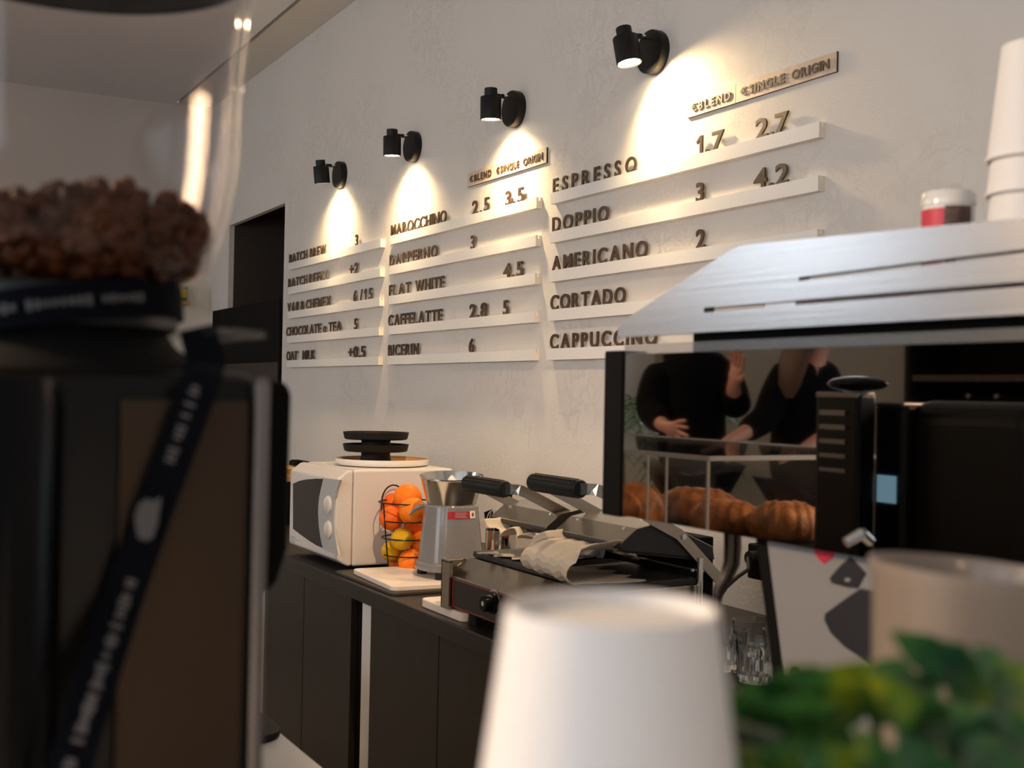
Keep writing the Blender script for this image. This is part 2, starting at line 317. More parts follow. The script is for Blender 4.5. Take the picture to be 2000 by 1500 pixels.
LET = {
 (0, 0): [('BATCH', 564.8, 600), ('BREW', 605.6, 636.7), ('3', 693.9, 702.5)], (0, 1): [('BATCH', 563, 600), ('REFILL', 604.3, 642.6), ('+', 683, 690.7), ('2', 692.5, 702.5)],
 (0, 2): [('V60', 561.6, 582.7), ('&', 587.2, 594.5), ('CHEMEX', 598, 645.3), ('6', 690.4, 699.3), ('/', 703.3, 708.8), ('15', 711.5, 726.3)],
 (0, 3): [('CHOCOLATE', 559.4, 625.9), ('o', 631.3, 637.7), ('TEA', 642, 665.8), ('5', 691.7, 701.2)], (0, 4): [('OAT', 559.7, 580.5), ('MILK', 590.8, 614.3), ('+0.5', 680.4, 712)],
 (1, 0): [('MAROCCHINO', 763.8, 872), ('2.5', 922.5, 956.3), ('3.5', 987.5, 1023)], (1, 1): [('DAPPERNO', 761.4, 854.6), ('3', 919.4, 932.3)],
 (1, 2): [('FLAT', 760, 801.4), ('WHITE', 811.4, 866.7), ('4.5', 983.3, 1021)], (1, 3): [('CAFFELATTE', 758.7, 862.7), ('2.8', 917.2, 950.4), ('5', 982.8, 996.3)], (1, 4): [('BICERIN', 758.2, 817.3), ('6', 916, 930)],
 (2, 0): [('ESPRESSO', 1080.4, 1243.6), ('1.7', 1360.4, 1414), ('2.7', 1476, 1540)], (2, 1): [('DOPPIO', 1079, 1188.5), ('3', 1359.8, 1382.8), ('4.2', 1472.4, 1540)],
 (2, 2): [('AMERICANO', 1078.4, 1264.4), ('2', 1359.5, 1381.4)], (2, 3): [('CORTADO', 1075.4, 1221.5)], (2, 4): [('CAPPUCCINO', 1074.5, 1283)],
}
CHN = {'+': 'plus sign', '&': 'ampersand', '/': 'slash', '.': 'decimal point'}
LY = -.0103
for (c, k), words in LET.items():
    zb = RZ[k]+RH+.0002; n = 0
    for text, u0, u1 in words:
        xa = XU(u0, LY, zb); xb = XU(u1, LY, zb); num = text[0].isdigit() or text[0] in '+/'
        for ch, dx, kk, sx in fit(text, xb-xa, .0435 if not num else .0465):
            n += 1; o = bpy.data.objects.new('menu_numeral' if num else 'menu_letter', glyph(ch)[0]); COL.objects.link(o)
            o.location = (xa+dx, LY, zb); o.scale = (kk*sx, .0032/.035, kk); o.scale.y = kk*1.0
            nm = CHN.get(ch, ('numeral ' if num else 'letter ')+ch)
            tag(o, f'dark wooden {nm}, {ORD[n-1] if n <= 15 else str(n)+"th"} piece on {ROWN[k]} rail of {COLN[c]} menu column', 'numeral' if num else 'letter', 'wooden menu letters and prices')
# ---- price header plaques
def lettering(text, xa, xb, zc, h, Y, parent, name='lettering'):
    bm = bmesh.new()
    for part_, a, e in text:
        for ch, dx, kk, sx in fit(part_, e-a, h, .034):
            me = glyph(ch, .034)[0]; t = bmesh.new(); t.from_mesh(me); t.transform(Matrix.Translation((a+dx, Y, zc-h/2)) @ Matrix.Diagonal((kk*sx, kk*.9, kk*1.0, 1)))
            tm = bpy.data.meshes.new('t'); t.to_mesh(tm); t.free(); bm.from_mesh(tm); bpy.data.meshes.remove(tm)
    mb = MB(); mb.bm.free(); mb.bm = bm
    return obj(name, mb, 'walnut', parent, smooth=False, world=True)
def plaque(u0, u1, vt, vb, label, words):
    a = onY(u0, vt[0], -.006); e = onY(u1, vt[1], -.006); z1 = (a.z+e.z)/2; z0 = (onY(u0, vb[0], -.006).z+onY(u1, vb[1], -.006).z)/2
    o = thing('price_header', label, 'sign', (a.x, 0, z0), group='price header plaques')
    obj('board', MB().box(a.x, e.x, -.0065, -.0005, z0, z1), 'ply', o, smooth=False, world=True)
    obj('cut_edge', MB().box(a.x-.0004, e.x+.0004, -.0045, -.0004, z0-.0004, z1+.0004), 'burnt', o, smooth=False, world=True, label='dark laser-cut edge')
    zc = (z0+z1)/2
    for t in words:
        for w, p, q in t: lettering([(w, XU(p, -.008, zc), XU(q, -.008, zc))], 0, 0, zc, (z1-z0)*.46, -.0085, o)
plaque(1342, 1437, (194, 169), (230, 202), 'plywood plaque reading € BLEND above the near menu column', [[('€', 1350, 1362), ('BLEND', 1365, 1427)]])
plaque(1438, 1634, (168.5, 97), (201.5, 138.5), 'plywood plaque reading € SINGLE ORIGIN above the near menu column', [[('€', 1446, 1458), ('SINGLE', 1463, 1533), ('ORIGIN', 1547, 1620)]])
plaque(913.8, 1067.5, (338.8, 288), (365, 317.5), 'plywood plaque reading € BLEND and € SINGLE ORIGIN above the middle menu column', [[('€', 917.5, 924), ('BLEND', 926.5, 960)], [('€', 969.5, 976), ('SINGLE', 978, 1014), ('ORIGIN', 1022, 1060)]])
# ================================================================== wall spotlights
LN = ['farthest of four, above the far menu column', 'second from the far end, above the middle column\'s left end', 'second nearest, above the middle price plaque', 'nearest and largest in view, left of the near price plaques']
LP = [(-4.943, 2.336, 8, 4), (-4.168, 2.327, 2, 2), (-3.373, 2.312, 2, 2), (-2.610, 2.312, 5, -11)]
for k, (x, z, tw, tx) in enumerate(LP):
    o = thing('wall_spotlight', 'round black wall spotlight, '+LN[k], 'spotlight', (x, 0, z), group='black wall spotlights')
    R90 = Matrix.Rotation(math.pi/2, 4, 'X')
    obj('base', MB().lathe([(.0, 0), (.057, 0), (.058, .004), (.058, .025), (.0565, .028), (0, .028)], 48, mx=R90), 'black', o)
    H = Matrix.Translation((0, -.097, 0)) @ Matrix.Rotation(math.radians(tw), 4, 'X') @ Matrix.Rotation(math.radians(tx), 4, 'Y')
    obj('shade', MB().lathe([(.0, .055), (.0195, .055), (.0208, .0535), (.0208, .030), (.0325, .028), (.0335, .0265), (.0335, -.045), (.0315, -.045), (.0310, -.040), (0, -.040)], 40, mx=H), 'black', o)
    obj('lens', MB().lathe([(0, -.0412), (.029, -.0412), (.029, -.0402), (0, -.0402)], 32, mx=H), 'lampglow', o, label='glowing warm lens')
    obj('arm', MB().cyl((0, -.076, .036), (0, -.055, .036), .0062).cyl((0, -.058, .036), (0, -.052, .036), .0075), 'black', o)
    obj('nut', MB().cyl((0, -.053, .036), (0, -.040, .036), .0068).cyl((0, -.041, .036), (0, -.026, .036), .005), 'chrome', o, label='small chrome nut')
    p = Matrix.Translation((x, 0, z)) @ H; s = p @ Vector((0, 0, -.043)); a = s+(p.to_3x3() @ Vector((0, 0, -1)))+Vector((.30 if k == 3 else 0, .14, 0))
    light('SPOT', 'spot_lamp', s, SPOT_W, (1, .71, .37), a, spot_size=math.radians(150 if k == 3 else 136), spot_blend=1.0, shadow_soft_size=.02)
# ================================================================== far shelf
p0 = onX(340, 588, X0+.12); p1 = onX(371, 588, X0+.12)
obj_ = tag(obj('wall_shelf', MB().box(X0, X0+.12, p0.y-.25, p1.y, p1.z-.022, p1.z).box(X0, X0+.02, p0.y-.06, p0.y-.04, p1.z-.16, p1.z-.02), 'woodlight', loc=(X0, p1.y, p1.z-.022), world=True, smooth=False), 'small light wooden shelf on the far end wall', 'shelf')
t = thing('drink_can', 'small green can with yellow print on the far wooden shelf', 'can', (X0+.06, p1.y-.035, p1.z))
obj('body', MB().lathe([(0, 0), (.030, 0), (.033, .005), (.033, .086), (.027, .094), (0, .094)], 28), 'can', t); obj('label', MB().lathe([(.0333, .02), (.0335, .03), (.0335, .06), (.0333, .07)], 20), 'canlabel', t)
t = thing('glass_bottle', 'small clear glass bottle beside the green can on the far shelf', 'bottle', (X0+.06, p1.y-.13, p1.z))
obj('body', MB().lathe([(0, 0), (.028, 0), (.03, .01), (.03, .07), (.012, .09), (.011, .115), (0, .115)], 24), 'glass', t); obj('cap', MB().lathe([(0, .113), (.013, .113), (.013, .126), (0, .126)], 20), 'white', t)
# ================================================================== back counter
CT = .90; CF = -.715
tag(obj('worktop', MB().box(-4.35, -.95, CF, -.004, CT-.040, CT), 'counter', loc=(-2.4, -.36, CT-.04), world=True, bevel=.003, smooth=False), 'long dark worktop along the menu wall carrying microwave, juicer and grill', 'worktop')
def cabinet(x0, x1, split, label):
    o = thing('base_cabinet', label, 'cabinet', ((x0+x1)/2, -.34, 0), group='dark base cabinets')
    obj('carcass', MB().box(x0, x1, -.665, -.02, .08, CT-.041), 'cabinet', o, smooth=False, world=True)
    obj('plinth', MB().box(x0+.01, x1-.01, -.62, -.03, 0, .08), 'matt', o, smooth=False, world=True)
    for a, e in ((x0+.003, split-.0015), (split+.0015, x1-.003)):
        obj('door', MB().box(a, e, -.686, -.666, .085, CT-.046), 'cabinet', o, smooth=False, world=True, bevel=.0015)
cabinet(-3.745, -2.985, -3.365, 'dark brown two-door base cabinet under the microwave and juicer')
cabinet(-2.855, -2.03, -2.447, 'dark brown two-door base cabinet under the panini grill')
cabinet(-1.97, -1.0, -1.5, 'dark brown base cabinet at the near end, under the drinking glasses')
for x0, x1, l in ((-3.80, -3.752, 'white upright end panel at the far left of the base cabinets'), (-2.925, -2.862, 'white upright panel between the two dark base cabinets')):
    tag(obj('side_panel', MB().box(x0, x1, -.68, -.02, 0, CT-.041), 'white', loc=(x0, -.35, 0), world=True, smooth=False, bevel=.001), l, 'panel', 'white upright panels')
# ================================================================== microwave
MX1, MYS, MYF, MZ0, MZ1 = -3.108, -.641, -.690, .912, 1.178
MX0 = XU(565, MYF, 1.0)
mw = thing('microwave_oven', 'white microwave oven with dark window at the far end of the worktop', 'microwave', ((MX0+MX1)/2, -.5, CT))
obj('body', MB().box(MX0+.004, MX1, MYS+.0015, -.335, MZ0, MZ1), 'mwhite', mw, world=True, bevel=.006, smooth=False)
obj('door', MB().prism([Vector((MX0, MYS, MZ0+.002)), Vector((MX0, MYS-.012, MZ0+.001)), Vector((MX0, MYF, MZ0+.022)), Vector((MX0, MYF, MZ1-.026)), Vector((MX0, MYS-.018, MZ1-.002)), Vector((MX0, MYS, MZ1-.001))], (MX1-MX0, 0, 0)), 'mwhite', mw, world=True, bevel=.005, smooth=False)
def zp(x, y, Y=MYF): return onY(540+x/4.1667, 820+y/4.1667, Y)
win = [(137, 520), (190, 497), (250, 485), (320, 479), (388, 480), (370, 550), (355, 620), (346, 700), (345, 770), (350, 850), (360, 930), (372, 995), (385, 1046), (330, 1022), (270, 985), (200, 935), (137, 886)]
obj('window', MB().prism([zp(*p)+Vector((0, -.0012, 0)) for p in win], (0, .004, 0)), 'mwin', mw, world=True, smooth=False, label='dark door window')
bez = [(118, 505), (190, 476), (255, 465), (330, 462), (392, 466), (388, 480), (320, 479), (250, 485), (190, 497), (137, 520)]
obj('window_bezel', MB().prism([zp(*p)+Vector((0, -.0022, 0)) for p in bez], (0, .005, 0)), 'mwhite', mw, world=True, smooth=False)
pan = [(390, 474), (455, 480), (525, 490), (498, 570), (482, 650), (474, 740), (474, 830), (482, 930), (498, 1030), (514, 1104), (450, 1080), (387, 1052), (374, 1000), (362, 935), (352, 860), (347, 770), (348, 700), (357, 620), (372, 550)]
cp = obj('control_panel', MB().prism([zp(*p)+Vector((0, -.003, 0)) for p in pan], (0, .006, 0)), 'mgrey', mw, world=True, smooth=False, label='silver grey control panel')
for x, y in ((432, 690), (434, 893)):
    c = zp(x, y); mx = Matrix.Rotation(math.pi/2, 4, 'X')
    k = obj('knob', MB().lathe([(.0, 0), (.025, 0), (.025, .003), (.023, .005), (.021, .006), (0, .006)], 36, c=c+Vector((0, -.003, 0)), mx=mx), 'mwhite', cp, world=True)
    obj('grip', MB().ell(c+Vector((0, -.010, 0)), .006, .009, .021), 'mgrey', k, world=True)
b = MB()
for x0, y0, x1, y1 in ((113, 950, 150, 953), (113, 992, 150, 996), (113, 950, 116, 996), (147, 950, 150, 996), (120, 962, 144, 966), (120, 970, 140, 974), (120, 978, 146, 982), (160, 972, 166, 990), (168, 982, 196, 986), (172, 976, 180, 979), (184, 990, 196, 993)):
    p, q = zp(x0, y0), zp(x1, y1); b.box(p.x, q.x, MYF-.0006, MYF+.001, q.z, p.z)
obj('badge', b, 'printed', mw, world=True, smooth=False, label='small grey outlined badge')
for x in (MX0+.05, MX1-.05):
    for y in (-.60, -.38): obj('foot', MB().cyl((x, y, CT), (x, y, MZ0+.004), .014), 'rubber', mw, world=True)
# plate and two cake stands on the microwave
pc = Vector((-3.300, -.475, MZ1))
pl = thing('serving_plate', 'wide white rimmed plate with tan glazed inside lying on the microwave', 'plate', pc)
obj('rim', MB().lathe([(0, .0005), (.120, .0005), (.134, .003), (.139, .010), (.140, .021), (.1375, .021), (.136, .0105), (.131, .0065), (0, .0065)], 64), 'porcelain', pl)
obj('glaze', MB().lathe([(0, .0068), (.1305, .0068), (.1358, .0115), (.1372, .0205), (.1366, .0207), (.1340, .0125), (.130, .0082), (0, .0082)], 64), 'tan', pl, label='tan glazed inside')
def stand(z, label):
    o = thing('cake_stand', label, 'cake stand', (-3.352, -.475, z), group='black cake stands')
    obj('stem', MB().lathe([(0, 0), (.047, 0), (.046, .004), (.0435, .016), (.0435, .026), (.047, .030), (0, .030)], 48), 'stone', o)
    obj('tray', MB().lathe([(0, .030), (.090, .030), (.0945, .033), (.099, .052), (.0955, .052), (.091, .038), (.088, .036), (0, .036)], 64), 'stone', o)
stand(MZ1+.0084, 'black round cake stand, lower of two, standing in the tan plate')
stand(MZ1+.0444, 'black round cake stand, upper of two, stacked on the other cake stand')
# storage tin with wooden lid beside the microwave
t = thing('storage_tin', 'dark storage tin with light wooden lid half hidden left of the microwave', 'tin', (XU(561.5, -.46, 1.1)-.137, -.36, CT)); t.scale = (1, 1, .86)
obj('body', MB().box(-.10, .13, -.1, .1, 0, .185), 'blackgloss', t, bevel=.006, smooth=False)
l = obj('lid', MB().box(-.105, .135, -.105, .105, .185, .215).box(-.10, .13, -.1, .1, .215, .242), 'woodlight', t, smooth=False, bevel=.003, label='light wooden lid')
obj('clip', MB().box(-.06, .08, -.03, .03, .242, .262).box(.02, .07, -.05, -.02, .262, .272), 'matt', l, smooth=False, bevel=.003)
b = MB().box(-.02, .02, -.012, .012, 0, .268).prism([Vector((-.05, -.015, .262)), Vector((.065, -.015, .258)), Vector((.070, -.015, .284)), Vector((-.045, -.015, .306))], (0, .03, 0))
tag(obj('bottle_opener', b, 'matt', loc=(-3.83, -.29, CT), smooth=False), 'small black wedge headed tool standing behind the microwave', 'tool')
# ================================================================== citrus basket
BC = onX(797, 1050, -3.016); BC.z = CT; BZD = (BC-CAM).dot(CD); bk = thing('fruit_basket', 'black wire fruit basket of oranges and lemons beside the microwave', 'basket', BC)
RG = [(.060, .006), (.066, .052), (.072, .098), (.077, .146), (.082, .195)]
for r, z in RG: obj('ring', MB().tube(ringpts((0, 0, z), r), .0019, 8, closed=True), 'black', bk)
wa = [math.radians(a) for a in (100, 190, 280, 10)]
for a in wa: obj('upright', MB().tube([Vector((r*math.cos(a), r*math.sin(a), z)) for r, z in [(.03, .003), (.055, .003)]+RG], .0019, 8), 'black', bk)
a0 = math.radians(190); cx, cy = .078*math.cos(a0), .078*math.sin(a0); tx, ty = -math.sin(a0), math.cos(a0)
obj('loop_handle', MB().tube([Vector((cx+tx*.038*math.cos(t)*-1, cy+ty*.038*math.cos(t)*-1, .190+.046*max(0, math.sin(t))-(.06 if i in (0, 12) else 0))) for i, t in enumerate([math.pi*k/12 for k in range(13)])], .0022, 8), 'black', bk)
obj('base_ring', MB().tube(ringpts((0, 0, .0025), .052), .0022, 8, closed=True).tube([(-.05, 0, .003), (.05, 0, .003)], .0018, 8).tube([(0, -.05, .003), (0, .05, .003)], .0018, 8), 'black', bk)
def fruit(px, py, dz, r, kind, label, tilt=(0, 0)):
    c = at(px, py, BZD-.0+dz); mb = MB(); n, m = 28, 18; rows = []
    for i in range(1, m):
        a = math.pi*i/m; rr = math.sin(a); zz = -math.cos(a)
        if kind == 'lemon': zz *= 1.12+.22*abs(zz)**7; rr *= .96
        else: rr *= 1.0; zz *= .95-.05*abs(zz)**10
        rows.append([Vector((r*rr*math.cos(2*math.pi*j/n), r*rr*math.sin(2*math.pi*j/n), r*zz)) for j in range(n)])
    mx = Matrix.Rotation(tilt[0], 4, 'X') @ Matrix.Rotation(tilt[1], 4, 'Y')
    mb.rings([[mx @ p for p in q] for q in rows])
    o = obj('orange' if kind != 'lemon' else 'lemon', mb, 'lemon' if kind == 'lemon' else kind, loc=c, angle=80)
    return tag(o, label, 'lemon' if kind == 'lemon' else 'orange', 'citrus fruit in the wire basket')
fruit(796, 972, .012, .0395, 'orange', 'large orange, topmost in the wire basket', (.5, .4))
fruit(806, 998, -.05, .0385, 'orange', 'bright orange at the front below the topmost orange', (.3, .1))
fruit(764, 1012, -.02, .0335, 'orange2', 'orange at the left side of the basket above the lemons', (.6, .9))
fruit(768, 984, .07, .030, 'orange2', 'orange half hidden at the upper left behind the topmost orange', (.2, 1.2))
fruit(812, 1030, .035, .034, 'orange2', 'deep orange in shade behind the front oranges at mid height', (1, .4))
fruit(785, 1053, -.035, .0315, 'lemon', 'yellow lemon at the front, upper of the two lemons', (.3, 1.35))
fruit(765, 1077, .0, .029, 'lemon', 'yellow lemon at the lower left with its stem end showing', (1.1, .6))
fruit(824, 1061, .0, .0345, 'orange', 'orange beside the juicer right of the upper lemon', (.4, .7))
fruit(803, 1097, -.03, .0365, 'orange', 'large orange at the bottom front of the basket', (.8, .3))
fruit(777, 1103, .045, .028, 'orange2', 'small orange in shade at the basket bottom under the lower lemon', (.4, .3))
# ================================================================== boards and juicer
def slab(x0, x1, y0, y1, z0, z1, r=.018):
    pts = []
    for cx, cy, a in ((x1-r, y1-r, 0), (x0+r, y1-r, 90), (x0+r, y0+r, 180), (x1-r, y0+r, 270)):
        for k in range(7): t = math.radians(a+15*k); pts.append(Vector((cx+r*math.cos(t), cy+r*math.sin(t), z0)))
    return MB().prism(pts, (0, 0, z1-z0))
tag(obj('slate_mat', slab(-.20, .20, -.165, .17, 0, .008), 'mattray', loc=(-2.885, -.535, CT), bevel=.002, smooth=False), 'thin dark mat under the white chopping board by the juicer', 'mat')
tag(obj('chopping_board', slab(-.155, .155, -.15, .15, 0, .014), 'board', loc=(-2.850, -.535, CT+.008), bevel=.003, smooth=False), 'thin white chopping board under the citrus juicer', 'chopping board', 'white chopping boards').rotation_euler.z = math.radians(-3)
tag(obj('chopping_board', slab(-.11, .11, -.10, .10, 0, .020), 'board', loc=(-2.432, -.592, CT), bevel=.003, smooth=False), 'thick white chopping board lying left of the panini grill', 'chopping board', 'white chopping boards')
JY = -.485; JX = XU(880, JY, 1.0); JZ = CT+.0222
jc = thing('citrus_juicer', 'grey electric citrus juicer with steel bowl on the chopping board', 'juicer', (JX, JY, JZ)); jc.scale = (1, 1, .945)
def sq(r, z, e=.82, n=48):   # rounded-square section
    out = []
    for j in range(n):
        a = 2*math.pi*j/n; c, s = math.cos(a), math.sin(a); k = 1/((abs(c)**(2/e)+abs(s)**(2/e))**(e/2)); out.append(Vector((r*k*c, r*k*s, z)))
    return out
obj('base', MB().rings([sq(.088, .020), sq(.0895, .024), sq(.0885, .036), sq(.083, .042)]), 'juicer', jc)
obj('body', MB().rings([sq(.0825, .041, .9), sq(.081, .06, .9), sq(.077, .115, .95), sq(.0725, .165, 1), sq(.0705, .192, 1), sq(.067, .196, 1)]), 'juicer', jc)
for x in (-.055, .055):
    for y in (-.055, .055): obj('foot', MB().cyl((x, y, 0), (x, y, .021), .013), 'rubber', jc)
TL = Matrix.Translation((0, 0, .192)) @ Matrix.Rotation(math.radians(-5), 4, Vector((.88, -.48, 0)).cross(Vector((0, 0, 1))))
obj('bowl', MB().lathe([(0, 0), (.058, 0), (.062, .003), (.0655, .012), (.0815, .078), (.0845, .081), (.0845, .084), (.0815, .084), (.0795, .078), (.062, .014), (0, .010)], 56, mx=TL), 'steel', jc, label='polished steel bowl')
obj('reamer', MB().lathe([(.030, .012), (.028, .03), (.020, .055), (.009, .076), (.002, .084)], 14, mx=TL), 'porcelain', jc, angle=10)
sp = Vector((-.62, -.78, 0)).normalized()
obj('spout', MB().tube([sp*.060+Vector((0, 0, .190)), sp*.080+Vector((0, 0, .188)), sp*.098+Vector((0, 0, .178)), sp*.112+Vector((0, 0, .162))], [.012, .013, .011, .006], 14, flat=.55), 'juicer', jc)
def onbody(a0, a1, z0, z1, off, n=10):
    rows = []
    for z in (z0, z1):
        rr = .0705+(.192-z)/(.192-.115)*.0068+off
        rows.append([Vector((rr*math.cos(a0+(a1-a0)*i/n), rr*math.sin(a0+(a1-a0)*i/n), z)) for i in range(n+1)])
    mb = MB(); A = [[mb.bm.verts.new(p) for p in r] for r in rows]
    for i in range(n): mb.bm.faces.new((A[0][i], A[0][i+1], A[1][i+1], A[1][i]))
    return mb
va = math.atan2(CAM.y-JY, CAM.x-JX)
obj('label', onbody(va-.12, va+.72, .163, .182, .0008), 'red', jc, label='red label strip')
obj('maker_mark', onbody(va+.72, va+1.0, .163, .183, .0009), 'white', jc, label='small white square sticker')
obj('mark_print', onbody(va+.80, va+.91, .168, .178, .0013), 'red', jc)
b = MB()
for i in range(5):
    q = onbody(va+.12+.03*(i % 2), va+.60-.05*(i % 3), .1655+.0033*i, .1665+.0033*i, .0013, 6); me = bpy.data.meshes.new('t'); q.bm.to_mesh(me); q.bm.free(); b.bm.from_mesh(me); bpy.data.meshes.remove(me)
obj('label_print', b, 'printed', jc)
# ================================================================== utensils behind the grill
UC = at(978, 1060, 3.34); UC.z = CT
uh = thing('utensil_holder', 'polished steel utensil cup behind the panini grill', 'holder', UC)
obj('cup', MB().lathe([(0, 0), (.042, 0), (.043, .003), (.043, .118), (.0415, .118), (.041, .005), (0, .004)], 40), 'steel', uh)
def utensil(name, label, cat, dx, dy, lean, build):
    o = thing(name, label, cat, UC+Vector((dx, dy, .006)), (lean[1], lean[0], 0), 'utensils in the steel cup'); build(o)
def b_whisk(o):
    obj('handle', MB().cyl((0, 0, 0), (0, 0, .09), .006), 'steel', o); w = MB()
    for k in range(6):
        a = math.pi*k/6; w.tube([Vector((.022*math.sin(t)*math.cos(a), .022*math.sin(t)*math.sin(a), .09+.075*(1-math.cos(t))/2)) for t in [math.pi*2*i/20 for i in range(1, 20)]], .0009, 6)
    obj('wires', w, 'chrome', o)
def b_spat(h, m, w=.024):
    def f(o):
        obj('handle', MB().cyl((0, 0, 0), (0, 0, h*.72), .006), 'matt', o)
        obj('blade', MB().rings([[Vector((x*s, y, z)) for x, y in ((-w, -.003), (w, -.003), (w, .003), (-w, .003))] for s, z in ((.35, h*.68), (.8, h*.76), (1, h*.88), (.95, h), )]), m, o, bevel=.002)
    return f
utensil('whisk', 'steel balloon whisk standing in the utensil cup', 'whisk', -.012, -.012, (-.08, 0), b_whisk)
utensil('spatula', 'black spatula leaning left in the utensil cup', 'spatula', -.02, .0, (-.26, .05), b_spat(.165, 'matt'))
utensil('serving_tongs', 'tall dark tongs standing upright in the utensil cup', 'tongs', .0, .012, (-.02, -.05), lambda o: [obj('arm', MB().box(x-.009, x+.009, -.004, .004, 0, .225), m_, o, smooth=False, bevel=.002) for x, m_ in ((-.011, 'steel'), (.011, 'matt'))])
utensil('ladle', 'black ladle leaning right in the utensil cup', 'ladle', .012, .0, (.12, 0), b_spat(.15, 'matt', .028))
utensil('scraper', 'red tipped scraper leaning right in the utensil cup', 'scraper', .022, -.005, (.2, .0), b_spat(.135, 'red', .012))
# ================================================================== panini grill
GX0, GX1, GF, GB = -2.408, -1.885, -.690, -.385
gr = thing('panini_grill', 'double contact grill with two raised lids on the worktop', 'grill', ((GX0+GX1)/2, -.49, CT))
obj('body', MB().prism([Vector((GX0, y, z)) for y, z in ((GF, .924), (GF, .994), (-.632, 1.028), (GB, 1.030), (GB, .924))], (GX1-GX0, 0, 0)), 'grillsteel', gr, world=True, smooth=False, bevel=.002)
obj('side_plate', MB().box(GX0-.006, GX0+.034, GF-.010, GF-.0005, .920, 1.026).box(GX0-.006, GX0-.0005, GF-.010, GF+.05, .920, 1.026).box(GX0-.006, GX0+.034, GF-.010, GF+.025, 1.022, 1.030), 'grillsteel', gr, world=True, smooth=False, bevel=.001)
cpn = obj('control_panel', MB().box(GX0+.038, GX1-.005, GF-.003, GF+.001, .927, .990), 'panel', gr, world=True, smooth=False, label='dark control panel')
b = MB()
for z in (.929, .9885): b.box(GX0+.041, GX1-.01, GF-.0036, GF-.002, z-.0006, z+.0006)
b.box(GX0+.041, GX0+.0422, GF-.0036, GF-.002, .929, .9885); obj('panel_line', b, 'red', cpn, world=True, smooth=False)
kc = onY(957, 1178, GF-.012)
for kx in (kc.x, kc.x+.26):
    k = Vector((kx, GF-.003, kc.z)); mx = Matrix.Rotation(math.pi/2, 4, 'X')
    kn = obj('knob', MB().lathe([(0, 0), (.0225, 0), (.0225, .006), (.0175, .009), (.0165, .024), (.015, .026), (0, .026)], 36, c=k, mx=mx), 'blackgloss', gr, world=True)
    d = MB()
    for i in range(14):
        a = math.radians(-70+10*i); d.box(-.0009, .0009, -.0006, .0006, .0235, .0275, Matrix.Translation(k) @ Matrix.Rotation(a, 4, 'Y'))
    obj('dial_scale', d, 'printed', kn, world=True, smooth=False); obj('pointer', MB().box(k.x-.024, k.x-.020, k.y-.0008, k.y, k.z-.006, k.z+.006), 'amber', kn, world=True, smooth=False)
    obj('knob_centre', MB().cyl(k+Vector((0, -.0255, 0)), k+Vector((0, -.0268, 0)), .005), 'printed', kn, world=True)
obj('lower_plate', MB().box(GX0+.004, GX1-.004, -.627, -.395, 1.029, 1.043), 'castiron', gr, world=True, smooth=False, bevel=.003)
for x in (GX0+.10, GX1-.06):
    for y in (-.668, -.42): obj('foot', MB().cyl((x, y, CT), (x, y, .926), .015, .013), 'rubber', gr, world=True)
obj('rear_housing', MB().box(GX0+.01, GX1-.004, GB+.001, -.352, .925, 1.05), 'matt', gr, world=True, smooth=False, bevel=.004)
LPROF = [(-.580, 1.108), (-.583, 1.114), (-.581, 1.119), (-.546, 1.145), (-.485, 1.156), (-.362, 1.102), (-.357, 1.078), (-.565, 1.104)]
